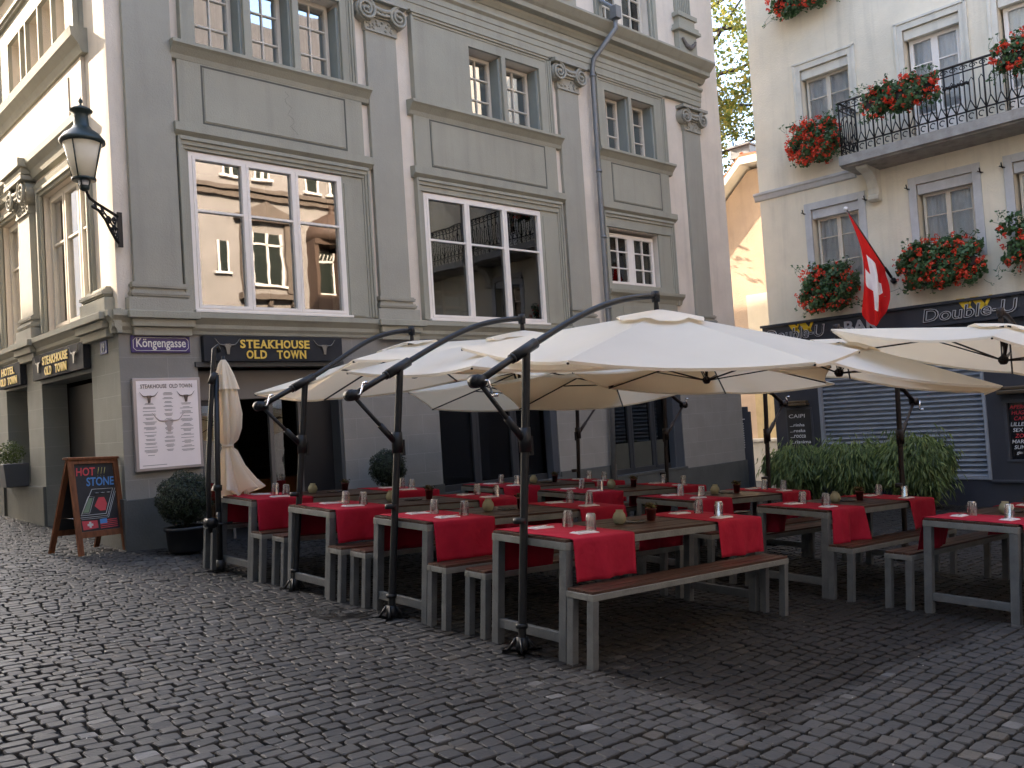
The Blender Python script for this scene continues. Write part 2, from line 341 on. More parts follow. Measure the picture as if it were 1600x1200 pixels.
# ================================================================ CORNER BUILDING
FF = Fr((0, 11.19, 0), (1, 0, 0), (0, -1, 0)); FL = Fr((3.97, 0, 0), (0, 1, 0), (-1, 0, 0))
FR = Fr((18.9, 0, 0), (0, 1, 0), (-1, 0, 0), 1.05, -.08); FO = Fr((0, -6.5, 0), (1, 0, 0), (0, 1, 0)); FW = Fr((-7, 0, 0), (0, 1, 0), (1, 0, 0))
def window(par, fr, u0, u1, v0, v1, w, n=2, hb=(), vb=0, fw=.05, sw=.045, mw=.05, bar=.022, mat=None, gm=None, curt=None, name='window', d=.06, tilt=None, cw=.12):
    """outer frame, n sashes with glazing bars, a pane and if wanted a net curtain behind it"""
    mb = MB(); B = lambda a, b, c, e, x=0, y=0: fr.box(mb, a, b, c, e, w - d + x, w + y)
    B(u0, u0 + fw, v0, v1); B(u1 - fw, u1, v0, v1); B(u0 + fw, u1 - fw, v0, v0 + fw); B(u0 + fw, u1 - fw, v1 - fw, v1)
    W = (u1 - u0 - 2 * fw - (n - 1) * mw) / n
    for i in range(n):
        a = u0 + fw + i * (W + mw); b = a + W
        if i: B(a - mw, a, v0 + fw, v1 - fw, 0, .004)
        s = .012
        B(a, a + sw, v0 + fw, v1 - fw, 0, s); B(b - sw, b, v0 + fw, v1 - fw, 0, s); B(a + sw, b - sw, v0 + fw, v0 + fw + sw, 0, s); B(a + sw, b - sw, v1 - fw - sw, v1 - fw, 0, s)
        for h in hb: B(a + sw, b - sw, h - bar / 2, h + bar / 2, .015, 0)
        for k in range(vb):
            x = a + sw + (W - 2 * sw) * (k + 1) / (vb + 1); B(x - bar / 2, x + bar / 2, v0 + fw + sw, v1 - fw - sw, .015, -.002)
    f = mb.build(name, mat or WCREAM, par)
    mb = MB()
    for i in range(n):
        a = u0 + fw + i * (W + mw) + sw; b = a + W - 2 * sw; fr.box(mb, a, b, v0 + fw + sw, v1 - fw - sw, w - d / 2 - .004, w - d / 2)
    mb.build('pane', gm or GL_OLD, f)
    if curt:
        mb = MB(); vs = []; nn = 60
        for j in range(2):
            for i in range(nn + 1):
                t = i / nn; vs.append(fr.P(u0 + (u1 - u0) * t, v0 if j == 0 else v1, w - cw - .05 + .025 * math.sin(t * 44 + 1.3 * math.sin(t * 9)) * (1 if j == 0 else .8)))
        mb.add(vs, [(i, i + 1, nn + 2 + i, nn + 1 + i) for i in range(nn)], 0, True); mb.build('curtain', curt, f)
    return f
def surround(par, fr, u0, u1, v0, v1, bands, mat, name='window_surround', sill=False):
    """a moulded frame round an opening: bands = [(outset, projection)...] from the opening outwards"""
    mb = MB(); i0 = 0
    for o_, p in bands:
        for a, b, c, d in ((u0 - o_, u0 - i0, v0, v1 + i0), (u1 + i0, u1 + o_, v0, v1 + i0), (u0 - o_, u1 + o_, v1 + i0, v1 + o_)): fr.box(mb, a, b, c, d, -.02, p)
        i0 = o_
    return mb.build(name, mat, par, bevel=.006)
MAIN = tag(empty('corner_building', (0, 0, 0)), 'grey and pink corner building with pilasters and tall white-framed windows above the steakhouse', 'building')
# --- walls
mb = MB(); holesG = [(4.94, 7.11, -2, 2.54), (8.92, 11.66, .45, 2.54), (13.22, 15.5, .33, 2.54)]
FF.wall(mb, 3.953, 17.84, -2, 3.24, .02, holesG, .35); mb.build('ground_floor_wall', BLOCKF, MAIN)
mb = MB(); FL.wall(mb, 11.173, 19.6, -2, 3.24, .02, [(12.19, 14.40, -2, 2.56), (15.18, 16.38, 1.03, 2.58), (17.12, 18.4, 1.03, 2.58)], .35); mb.build('ground_floor_wall', BLOCKL, MAIN)
UF = [(4.95, 7.31, 3.27, 5.40), (8.86, 11.56, 3.27, 5.36), (13.50, 15.10, 4.12, 5.26),
      (5.12, 5.84, 6.87, 8.12), (5.95, 6.62, 6.87, 8.12), (6.72, 7.44, 6.87, 8.12), (10.03, 10.80, 6.85, 8.07), (10.90, 11.76, 6.85, 8.07), (13.62, 14.38, 6.85, 8.07), (14.47, 15.24, 6.85, 8.07), (13.75, 15.35, 9.62, 11.2), (9.6, 11.2, 9.62, 11.2), (5.4, 7.2, 9.62, 11.2)]
mb = MB(); FF.wall(mb, 3.973, 17.84, 3.24, 16, 0, UF, .40); mb.build('upper_wall', PINK, MAIN)
LF = [(12.04, 14.05, 3.30, 5.33), (15.08, 16.30, 3.30, 5.33), (12.50, 13.05, 7.05, 8.05), (13.10, 13.68, 7.05, 8.05), (13.73, 14.32, 7.05, 8.05), (14.37, 14.62, 7.05, 8.05), (14.67, 15.30, 7.05, 8.05)]
mb = MB(); FL.wall(mb, 11.193, 19.6, 3.24, 16, 0, LF, .40); mb.build('upper_wall', PINK, MAIN)
mb = MB(); mb.box(17.45, 17.82, 11.6, 19.6, -2, 16); mb.box(4.4, 17.4, 19.2, 19.58, -2, 16); mb.box(9, 17.8, 19.7, 34, -2, 14.9); mb.build('rear_wall_and_shade_wing', PINK, MAIN)  # last box: unseen wing added to shade the foot of the alley house
mb = MB(); mb.box(3.6, 18.1, 10.8, 19.9, 16.0, 16.3); mb.build('roof', GREY, MAIN)
mb = MB(); mb.box(4.4, 17.4, 11.6, 17.4, 3.0, 3.2); mb.box(4.4, 17.4, 11.6, 17.4, 6.2, 6.4); mb.box(4.4, 17.4, 11.6, 17.4, 9.1, 9.3); mb.box(4.4, 17.4, 14.6, 14.8, -1, 15.9)
mb.box(7.9, 8.0, 11.6, 14.6, -1, 9); mb.box(12.4, 12.5, 11.6, 14.6, -1, 9); mb.build('interior', DARK2, MAIN)
# --- plinth, stepped down with the square
for a, b, t_ in ((3.93, 4.94, .90), (7.11, 8.92, .62), (8.92, 11.66, .44), (11.66, 13.22, .57), (13.22, 17.86, .30)):
    mb = MB(); FF.box(mb, a, b, -2, t_, .02, .06); mb.build('plinth', PLINTH, MAIN, bevel=.008)
mb = MB(); FL.box(mb, 11.133, 12.19, -2, .915, .02, .06); mb.build('plinth', PLINTH, MAIN, bevel=.008)
PL2 = paint('grey_plinth_paint', (.13, .135, .12), .7, .2, 2.5, .3, 40, streak=.3)
for a, b, w_ in ((14.40, 16.42, .07), (16.48, 19.6, .10)):
    mb = MB(); FL.box(mb, a, b, -2, 1.03, .02, w_); mb.build('plinth', PL2, MAIN, bevel=.008)
# --- ground floor cornice
prof = [(.0, 2.96), (.05, 2.96), (.06, 3.00), (.09, 3.04), (.09, 3.09), (.13, 3.14), (.16, 3.17), (.16, 3.24), (0, 3.26)]
mb = MB(); FF.prism(mb, prof, 3.86, 17.84); mb.build('cornice', GREY, MAIN)
mb = MB(); FL.prism(mb, [(a, v + .002) for a, v in prof], 11.08, 19.6); fixn(mb.build('cornice', GREY, MAIN))
def ressaut(fr, a, b, base, nm='cornice_block'):
    mb = MB(); fr.box(mb, a, b, 3.14, 3.235, .02, .22); fr.box(mb, a + .05, b - .05, 3.04, 3.14, .02, .17); fr.box(mb, a + .08, b - .08, 2.93, 3.04, .02, .12)
    mb.build(nm, GREY, MAIN, bevel=.01)
ressaut(FF, 4.03, 4.93, 0); ressaut(FF, 7.75, 8.63, 0); ressaut(FF, 12.08, 12.95, 0); ressaut(FF, 16.1, 17.0, 0)
ressaut(FL, 11.22, 12.36, 0); ressaut(FL, 14.32, 15.30, 0); ressaut(FL, 16.4, 17.3, 0)
# --- pilasters
def spiral(mb, fr, cu, cv, R, w, sgn, turns=2.1, r=.028):
    pts = []; rs = []
    for i in range(46):
        t = i / 45; a = PI / 2 + sgn * (-1) * turns * 2 * PI * t; rad = R * (1 - t) ** .8 + .015
        pts.append(fr.P(cu + rad * math.cos(a), cv + rad * math.sin(a), w)); rs.append(r * (1 - .45 * t))
    mb.tube(pts, rs, 6)
    n = 20; vs = [fr.P(cu + (R + .012) * math.cos(2 * PI * j / n), cv + (R + .012) * math.sin(2 * PI * j / n), w - .03) for j in range(n)] + [fr.P(cu + (R + .012) * math.cos(2 * PI * j / n), cv + (R + .012) * math.sin(2 * PI * j / n), .0) for j in range(n)]
    mb.add(vs, [tuple(range(n))] + [(j, n + j, n + (j + 1) % n, (j + 1) % n) for j in range(n)])
    ce = fr.P(cu, cv, w + .01); mb.lathe([(0, -.03), (.03, -.012), (.035, 0), (.03, .012), (0, .03)], ce, 8)
def pilaster(fr, u0, u1, v0, vt, w=.07, cap=True):
    mb = MB(); fr.box(mb, u0, u1, v0 + .36, vt, 0, w); o = mb.build('pilaster', PILG, MAIN, bevel=.006)
    mb = MB(); fr.box(mb, u0 - .10, u1 + .10, v0, v0 + .17, 0, w + .07)
    for k, (e, p) in enumerate(((.035, .03), (.06, .055), (.065, .065), (.05, .05), (.02, .015), (.02, .015), (.045, .045), (.05, .05), (.035, .03))):
        fr.box(mb, u0 - e, u1 + e, v0 + .17 + k * .022, v0 + .17 + (k + 1) * .022, 0, w + p)
    mb.build('base', PILG, o)
    if cap:
        c = (u0 + u1) / 2; hw = (u1 - u0) / 2
        mb = MB(); fr.box(mb, u0 - .02, u1 + .02, vt, vt + .20, 0, w + .015); fr.box(mb, u0 - .015, u1 + .015, vt - .03, vt, 0, w + .03)
        spiral(mb, fr, u0 - .02, vt + .27, .155, w + .10, 1); spiral(mb, fr, u1 + .02, vt + .27, .155, w + .10, -1)
        pts = [fr.P(c + hw * t, vt + .40 - .09 * (1 - t * t), w + .08) for t in [-1 + i / 8 for i in range(17)]]; mb.tube(pts, .038, 6); mb.tube([p - Vector((0, 0, .07)) for p in pts], .022, 6)
        fr.box(mb, u0 - .17, u1 + .17, vt + .44, vt + .50, 0, w + .14); fr.box(mb, u0 - .05, u1 + .05, vt + .2, vt + .44, 0, w + .05)
        for k in range(7):
            x = u0 + .05 + (u1 - u0 - .1) * k / 6; ce = fr.P(x, vt + .27, w + .06); mb.lathe([(0, -.04), (.03, -.03), (.038, 0), (.03, .03), (0, .04)], ce, 8)
        for k in range(26):
            x = random.uniform(u0 + .02, u1 - .02); y = random.uniform(vt + .02, vt + .17); ce = fr.P(x, y, w + .015); r = random.uniform(.015, .03); mb.lathe([(0, -r), (r * .8, -r * .6), (r, 0), (r * .8, r * .6), (0, r)], ce, 6)
        mb.build('capital', PILG, o)
    return o
pilaster(FF, 4.16, 4.78, 3.24, 7.90); pilaster(FF, 7.88, 8.46, 3.24, 7.82); pilaster(FF, 12.23, 12.80, 3.24, 7.82); pilaster(FF, 16.28, 16.88, 3.24, 7.75)
pilaster(FL, 11.40, 12.02, 3.24, 5.2, .05, False) if False else None
mb = MB()
FL.box(mb, 11.30, 12.24, 3.24, 3.43, 0, .12)
for k, e in enumerate((.04, .07, .09, .09, .07, .03, .02)): FL.box(mb, 11.42 - e, 12.12 + e, 3.43 + k * .022, 3.452 + k * .022, 0, .04 + e)
mb.build('corner_base', GREY, MAIN, bevel=.004)
def pil_short(u0, u1):
    o = pilaster(FL, u0, u1, 3.24, 5.18, .09, True); return o
pil_short(14.42, 15.02); pil_short(16.5, 17.1)
# --- bays of the front: surrounds, spandrel panels, sills
def bay(u0, u1, v_low, panel=True):
    mb = MB(); FF.box(mb, u0, u1, 5.73, 6.66, 0, .055)
    a, b = u0 + .32, u1 - .30
    o = mb.build('spandrel', GREY, MAIN)
    mb = MB()   # the sunk panel is drawn by strips painted as recess shade round a raised inner field
    for q in ((a, b, 5.80, 5.825), (a, b, 6.575, 6.60), (a, a + .025, 5.825, 6.575), (b - .025, b, 5.825, 6.575)): FF.box(mb, *q, .04, .057)
    mb.build('groove', paint('groove_shade_paint', (.10, .10, .085), .8, .1), o)
    mb = MB(); FF.box(mb, a + .035, b - .035, 5.835, 6.565, .05, .067); mb.build('raised_field', GREY, o, bevel=.006)
    mb = MB(); FF.prism(mb, [(0, 5.58), (.05, 5.58), (.13, 5.64), (.13, 5.75), (.0, 5.77)], u0 - .09, u1 + .12); mb.build('cornice', GREY, MAIN)
    mb = MB(); FF.prism(mb, [(0, 6.60), (.06, 6.62), (.08, 6.68), (.15, 6.76), (.19, 6.79), (.19, 6.835), (0, 6.86)], u0 - .09, u1 + .13); mb.build('window_sill', GREY, MAIN)
bay(4.85, 7.74, 3.27)
mb = MB(); mb.tube([FF.P(6.42 + .05 * math.sin(k * 1.9) + k * .012, 6.50 - k * .055, .0665) for k in range(12)], .003, 3); mb.build('plaster_crack', plain('crack_dark', (.12, .115, .095), .9), MAIN)
bay(8.74, 12.08, 3.27); bay(13.36, 15.6, 3.27)
def lower(u0, u1, o0, o1, vb, vt, pan=None):
    """moulded surround of a first floor window: u0..u1 outside, o0..o1 the opening"""
    mb = MB()
    for e, p in ((.0, .10), (.035, .075), (.07, .05)):
        FF.box(mb, u0 + e, u0 + e + .035, vb, 5.58 - e * 1.1, 0, p); FF.box(mb, u1 - e - .035, u1 - e, vb, 5.58 - e * 1.1, 0, p)
    for k, (a, b, p) in enumerate(((5.53, 5.58, .11), (5.47, 5.53, .085), (vt + .02, 5.47, .06))): FF.box(mb, u0 + .02, u1 - .02, a, b, 0, p)
    FF.box(mb, u0 + .105, o0, vb, vt + .02, 0, .03)
    FF.box(mb, o1, u1 - .105, vb, vt + .02, 0, .035)
    mb.build('window_surround', GREY, MAIN, bevel=.004)
lower(4.80, 7.78, 4.95, 7.31, 3.27, 5.40); lower(8.70, 12.12, 8.86, 11.56, 3.27, 5.36); lower(13.32, 15.62, 13.50, 15.10, 3.78, 5.26)
mb = MB(); FF.box(mb, 7.34, 7.60, 3.29, 5.30, .03, .05); mb.build('side_panel', GREY, MAIN, bevel=.004)
mb = MB(); FF.box(mb, 11.62, 11.95, 3.29, 5.28, .03, .05); mb.build('side_panel', GREY, MAIN, bevel=.004)
# third bay: lower sill and the panel under it
mb = MB(); FF.prism(mb, [(0, 3.78), (.06, 3.80), (.09, 3.88), (.16, 3.95), (.17, 4.01), (0, 4.03)], 13.30, 15.74); mb.build('window_sill', GREY, MAIN)
mb = MB(); FF.box(mb, 13.38, 15.58, 3.24, 3.80, 0, .05); FF.box(mb, 13.75, 15.2, 3.32, 3.70, .05, .062); mb.build('spandrel', GREY, MAIN, bevel=.004)
mb = MB(); FF.box(mb, 13.42, 15.52, 4.02, 4.14, 0, .05); mb.build('window_apron', GREY, MAIN)
# upper bays: flat grey field with the window openings cut out
for u0, u1, hs in ((4.90, 7.66, UF[3:6]), (8.76, 12.04, UF[6:8]), (13.34, 15.58, UF[8:10])):
    mb = MB(); FF.wall(mb, u0 + .10, u1 - .10, 6.86, 8.26, .055, hs, .055); mb.build('window_field', GREY, MAIN)
    mb = MB()
    for e, p in ((0, .11), (.035, .09), (.07, .065)):
        FF.box(mb, u0 + e, u0 + e + .035, 6.86, 8.26, 0, p); FF.box(mb, u1 - e - .035, u1 - e, 6.86, 8.26, 0, p)
        FF.box(mb, u0 + e, u1 - e, 8.36 - e * 1.2 - .042, 8.36 - e * 1.2, 0, p + .004)
    mb.build('window_surround', GREY, MAIN, bevel=.004)
    for h in hs:   # shutters folded into the reveals
        mb = MB(); FF.box(mb, h[1] - .045, h[1] - .005, 6.88, 8.04, -.27, -.01); mb.build('folded_shutter', GREYD, MAIN)
        mb = MB(); FF.box(mb, h[0] + .005, h[0] + .03, 6.88, 8.04, -.27, -.03); mb.build('folded_shutter', GREYD, MAIN)
# --- windows of the front
BIG = dict(fw=.05, sw=.04, mw=.03, bar=.03, mat=WWHITE, gm=GL_BIG, d=.09, name='window')
window(MAIN, FF, 4.95, 7.31, 3.27, 5.40, .03, 3, (4.625,), 0, **BIG)
window(MAIN, FF, 8.86, 11.56, 3.27, 5.36, .03, 3, (4.595,), 0, **dict(BIG, gm=GL_BIG2))
mb = MB(); FF.box(mb, 4.93, 7.36, 3.255, 3.29, .02, .09); mb.build('window_sill', WWHITE, MAIN, bevel=.005)
mb = MB(); FF.box(mb, 8.84, 11.60, 3.255, 3.29, .02, .09); mb.build('window_sill', WWHITE, MAIN, bevel=.005)
for h in UF[3:6]: window(MAIN, FF, h[0] + .03, h[1] - .05, 6.87, 8.12, -.22, 1, (7.28, 7.70), 1, .03, .035, .04, .02, WCREAM, GL_SIDE, CURT_D, cw=.14)
for h in UF[6:10]: window(MAIN, FF, h[0] + .03, h[1] - .05, 6.87, 8.05, -.22, 1, (7.27, 7.66), 1, .03, .035, .04, .02, WCREAM, GL_SIDE, CURT_D, cw=.18)
window(MAIN, FF, 13.53, 15.07, 4.14, 5.20, -.10, 2, (4.50, 4.84), 1, .04, .04, .14, .022, WWHITE, GL_OLD, None)
for h in UF[10:]: window(MAIN, FF, h[0], h[1], h[2], h[3], -.18, 2, (10.0, 10.4, 10.8), 1, .04, .04, .16, .022, WCREAM, GL_OLD, CURT)
# --- windows of the lane side
for h, n in ((LF[0], 3), (LF[1], 2)):
    window(MAIN, FL, h[0], h[1], h[2], h[3], -.10, n, (4.575,), 0, .06, .05, .04, .03, WCREAM, GL_SIDE, None)
    surround(MAIN, FL, h[0], h[1], h[2], h[3], ((.05, .04), (.10, .07), (.14, .05)), GREY)
for h in LF[2:]:
    window(MAIN, FL, h[0], h[1], h[2], h[3], -.30, 1, (7.4, 7.72), 0, .03, .035, .04, .02, GREYD, GL_OLD, None)
mb = MB(); FL.wall(mb, 11.95, 15.95, 7.0, 8.50, .06, LF[2:], .06); fixn(mb.build('window_field', GREY, MAIN))
mb = MB()
for e, p in ((0, .13), (.05, .10)):
    FL.box(mb, 11.95 + e, 12.0 + e, 7.0, 8.5, .05, p); FL.box(mb, 15.9 - e, 15.95 - e, 7.0, 8.5, .05, p); FL.box(mb, 11.95, 15.95, 8.4 - e, 8.45 - e, .05, p + .004)
mb.build('window_surround', GREY, MAIN, bevel=.004)
mb = MB(); FL.prism(mb, [(0, 6.72), (.08, 6.72), (.12, 6.82), (.20, 6.92), (.22, 7.03), (0, 7.05)], 11.82, 16.6); fixn(mb.build('window_sill', GREY, MAIN))
mb = MB(); FL.box(mb, 11.97, 16.2, 5.95, 6.72, 0, .05); FL.box(mb, 12.47, 15.8, 6.02, 6.60, .05, .065); fixn(mb.build('spandrel', PINK, MAIN, bevel=.006))
mb = MB(); FL.prism(mb, [(0, 5.62), (.07, 5.64), (.10, 5.76), (.17, 5.84), (.18, 5.93), (0, 5.95)], 11.95, 19.6); fixn(mb.build('cornice', GREY, MAIN))
mb = MB(); FL.prism(mb, [(0, 5.44), (.05, 5.44), (.07, 5.52), (0, 5.54)], 11.95, 14.3); fixn(mb.build('cornice', GREY, MAIN))
for a, b in ((14.26, 15.2), (16.34, 17.3)):
    mb = MB(); FL.box(mb, a, b, 5.70, 5.80, .0, .22); FL.box(mb, a - .04, b + .04, 5.80, 5.93, .0, .27); mb.build('cornice_block', GREY, MAIN, bevel=.008)
# --- great entablature of the front
E1 = 16.98
mb = MB()
FF.prism(mb, [(0, 8.36), (.09, 8.36), (.09, 8.47), (.105, 8.475), (.105, 8.58), (.12, 8.585), (.12, 8.68), (.17, 8.72), (.17, 8.76), (0, 8.78)], 3.9, E1)
FF.box(mb, 3.9, E1 - .05, 8.78, 8.90, 0, .08)
FF.prism(mb, [(0, 8.90), (.10, 8.90), (.16, 8.96), (.18, 9.0), (.30, 9.02), (.31, 9.10), (.36, 9.14), (.44, 9.22), (.47, 9.25), (.47, 9.29), (0, 9.36)], 3.6, E1 + .12)
mb.build('cornice', GREY, MAIN)
mb = MB(); FL.prism(mb, [(0, 8.90), (.10, 8.90), (.16, 8.96), (.18, 9.0), (.30, 9.02), (.31, 9.10), (.36, 9.14), (.44, 9.22), (.47, 9.25), (.47, 9.29), (0, 9.36)], 10.75, 19.6); fixn(mb.build('cornice', GREY, MAIN))
# upper storey pilasters with a garland on the pedestal
for c in (16.58, 12.52, 8.2):
    mb = MB(); FF.box(mb, c - .33, c + .33, 9.3, 9.95, 0, .14); FF.box(mb, c - .42, c + .42, 9.95, 10.02, 0, .22); FF.box(mb, c - .38, c + .38, 10.02, 10.10, 0, .19)
    FF.box(mb, c - .30, c + .30, 10.10, 10.28, 0, .14); FF.box(mb, c - .36, c + .36, 10.28, 10.38, 0, .18); FF.box(mb, c - .27, c + .27, 10.38, 13.8, 0, .08)
    for k in range(7): FF.box(mb, c - .23 + k * .07, c - .195 + k * .07, 10.42, 13.7, .08, .105)
    o = mb.build('pilaster', GREY, MAIN, bevel=.006)
    mb = MB()
    for k in range(26):
        t = -1 + 2 * k / 25; p = FF.P(c + .24 * t, 9.62 + .16 * t * t + random.uniform(-.015, .015), .17); r = .03 + .018 * (1 - t * t)
        mb.lathe([(0, -r), (r * .8, -r * .6), (r, 0), (r * .8, r * .6), (0, r)], p, 6)
    mb.build('garland', paint('garland_paint%.0f' % c, (.16, .14, .125), .8, .2), o)
for a, b in ((13.75, 15.35), (9.6, 11.2), (5.4, 7.2)):
    surround(MAIN, FF, a, b, 9.36, 11.2, ((.06, .05), (.16, .09), (.22, .06)), GREY)
# --- downpipe
mb = MB(); mb.tube([(13.62, 11.05, 14), (13.62, 11.05, 9.85), (13.52, 10.64, 9.50), (13.48, 10.62, 9.10), (13.22, 11.02, 8.55), (13.20, 11.06, 8.3), (13.18, 11.07, 3.0), (13.0, 11.07, -.1)], .05, 10)
for z in (8.2, 6.3, 5.0, 3.6): mb.tube([(13.20, 11.06, z), (13.20, 11.06, z + .05)], .062, 10)
mb.box(13.40, 13.56, 10.52, 10.68, 9.28, 9.52); mb.build('downpipe', ZINC, MAIN)
# --- ground floor openings
mb = MB(); FF.box(mb, 4.94, 7.11, 2.10, 2.50, -.34, -.16); mb.build('awning_box', paint('taupe_panel', (.17, .155, .14), .6, .06), MAIN, bevel=.01)
mb = MB(); FF.box(mb, 4.90, 7.15, 2.535, 2.60, .02, .06); FF.box(mb, 7.06, 7.11, -1, 2.10, -.3, .0); FF.box(mb, 4.94, 4.97, -1, 2.1, -.3, 0); mb.build('door_frame', paint('dark_grey_frame', (.06, .065, .07), .5, .1), MAIN)
FRM = plain('anthracite_frame', (.035, .037, .042), .4)
f = window(MAIN, FF, 4.97, 5.42, .35, 2.10, -.2, 1, (), 0, .04, .03, .04, .02, FRM, GL_BIG, None, name='shop_window')
mb = MB(); FF.box(mb, 6.04, 6.10, -.5, 2.10, -.26, -.20); FF.box(mb, 5.42, 5.46, -.5, 2.1, -.26, -.2); FF.box(mb, 6.50, 6.54, -.5, 2.1, -.26, -.2); mb.build('door_post', paint('grey_post', (.12, .11, .10), .5, .1), MAIN)
mb = MB(); FF.box(mb, 6.11, 6.26, .45, 2.08, -.25, -.235); mb.build('door_glass', GL_BIG, MAIN)
mb = MB(); FF.box(mb, 6.54, 7.06, -.5, 2.08, -.27, -.22); mb.build('door', plain('black_door', (.014, .014, .016), .35), MAIN)
mb = MB(); mb.box(5.0, 7.9, 13.6, 14.0, -.2, .85); mb.box(5.2, 5.3, 13.5, 13.6, -.2, .8); mb.build('bar_counter', plain('orange_glow_wood', (.55, .20, .05), .4), MAIN)  # counter colour brightened to stand in for the orange glow of the bar
bot = None
for k in range(9):
    x = 5.25 + k * .24; z = (1.04, 1.34)[k % 2]
    if bot is None:
        mb = MB(); mb.tube([(0, 0, 0), (0, 0, .16), (0, 0, .19), (0, 0, .26)], [.035, .035, .013, .013], 8); bot = b_ = mb.build('bottle', plain('bottle_glass', (.16, .11, .04), .15), None)
    else: b_ = bot.copy(); COL.objects.link(b_)
    b_.location = (x, 14.3, z); tag(b_, 'dark bottle on the shelf deep inside the steakhouse bar', 'bottle', 'bottles on the bar shelf')
mb = MB()
for z in (1.0, 1.3, 1.6): mb.box(4.9, 7.8, 14.2, 14.45, z, z + .04)
mb.build('back_shelf', DARK2, MAIN)
# shop windows 2 and 3
for (a, b, v0, n) in ((8.92, 11.66, .45, 3), (13.22, 15.5, .33, 3)):
    f = window(MAIN, FF, a, b, v0, 2.54, -.18, n, (2.0,) if n == 3 else (), 0, .06, .05, .05, .04, FRM, GL_DARK, None, name='shop_window')
    mb = MB()
    for k in range(34 if a < 10 else 0):
        z = 2.42 - k * .034; FF.box(mb, a + .1, b - .1, z, z + .012, -.30, -.275)
    if mb.v: mb.build('blind', plain('dark_blind', (.10, .10, .10), .5), f)
    mb = MB(); FF.box(mb, a - .03, b + .03, v0 - .03, v0 + .02, .0, .07); mb.build('window_sill', PLINTH, MAIN, bevel=.004)
BGS = paint('blue_grey_shutter', (.055, .062, .075), .5, .1)
for a, b, c in ((11.50, 11.66, .45), (15.2, 15.5, .33)):
    mb = MB(); FF.box(mb, a, b, c, 2.54, -.15, .01); mb.build('folded_shutter', BGS, MAIN, bevel=.01)
mb = MB(); FF.box(mb, 13.3, 15.2, .36, .95, -.26, -.20); FF.box(mb, 14.35, 15.1, 1.0, 2.3, -.31, -.28); mb.build('inner_panel', paint('olive_panel', (.06, .062, .05), .7, .2), MAIN)
# lane side openings
mb = MB(); FL.box(mb, 12.35, 14.40, -1, 2.50, -.40, -.35); FL.box(mb, 12.9, 13.0, -1, 2.4, -.35, -.31); FL.box(mb, 13.02, 13.04, .9, 1.9, -.31, -.28); mb.build('door', plain('dark_lane_door', (.02, .02, .021), .5), MAIN)
mb = MB(); FL.box(mb, 12.19, 12.35, -1, 2.56, -.42, -.30); FL.box(mb, 12.35, 12.50, -1, 2.5, -.36, -.25); mb.build('door_frame', paint('lane_frame', (.05, .05, .05), .6, .1), MAIN)
mb = MB(); FL.box(mb, 15.18, 16.38, 1.03, 2.56, -.40, -.34); mb.build('window', plain('dark_lane_glass', (.018, .018, .019), .2), MAIN)
mb = MB(); FL.box(mb, 17.12, 18.4, 1.03, 2.56, -.40, -.34); mb.build('window', plain('dark_lane_glass2', (.018, .018, .019), .2), MAIN)
# --- things on the corner building
NUMBLUE = plain('enamel_blue', (.035, .045, .20), .3)
def street_sign():
    mb = MB(); FF.box(mb, 4.09, 4.84, 2.72, 2.935, .03, .045); FF.box(mb, 4.10, 4.83, 2.73, 2.925, .045, .05)
    o = mb.build('street_name_sign', plain('enamel_violet', (.052, .032, .17), .28), None, bevel=.004)
    tag(o, 'violet enamel street sign reading Köngengasse on the corner pillar', 'street sign')
    mb = MB(); a, b, c, d = 4.115, 4.815, 2.745, 2.91; s = .035
    pts = [(a + s, c), (b - s, c), (b, c + s), (b, d - s), (b - s, d), (a + s, d), (a, d - s), (a, c + s)]
    mb.tube([FF.P(u, v, .052) for u, v in pts] + [FF.P(*pts[0], .052)], .004, 5)
    mb.build('border', WHITEP, o)
    mb = MB(); put_text(mb, 'Köngengasse', FF.P(4.15, 2.752, .052), FF.U, Z3, width=.63, height=.150, off=.012); mb.build('lettering', WHITEP, o)
street_sign()
SERIF = {'S': [], 'T': [(.5, 0)], 'E': [(.2, 0), (.2, 1)], 'A': [(.08, 0), (.92, 0)], 'K': [(.16, 0), (.16, 1), (.9, 0), (.86, 1)], 'H': [(.14, 0), (.14, 1), (.86, 0), (.86, 1)], 'O': [], 'U': [(.14, 1), (.86, 1)], 'L': [(.2, 0), (.2, 1)], 'D': [(.15, 0), (.15, 1)], 'W': [(.08, 1), (.92, 1), (.5, 1)], 'N': [(.14, 0), (.14, 1), (.86, 1)]}
LW = {'W': 1.35, 'O': 1.05, 'U': 1.0, 'H': 1.05, 'K': 1.0, 'A': 1.0, 'D': 1.0, 'N': 1.05, 'T': .92, 'E': .82, 'S': .74, 'L': .82, ' ': .62}
def serif_text(mb, s, P, u0, u1, v0, h, right, gap=.12):
    tot = sum(LW.get(c, 1) for c in s) + gap * (len(s) - 1); k = (u1 - u0) / tot; x = u0
    for c in s:
        wd = LW.get(c, 1) * k
        if c != ' ':
            put_text(mb, c, P(x, v0), right, Z3, width=wd, height=h, off=.028, ext=.008)
            for fx, fy in SERIF.get(c, []):
                cx = x + wd * fx; hw = .17 * k; th = .11 * h; y0 = v0 if fy == 0 else v0 + h - th
                q = [P(cx - hw, y0), P(cx + hw, y0), P(cx + hw, y0 + th), P(cx - hw, y0 + th)]; n_ = Vector(right).cross(Z3); mb.add([p + n_ * .0105 for p in q], [(0, 1, 2, 3)])
        x += wd + gap * k
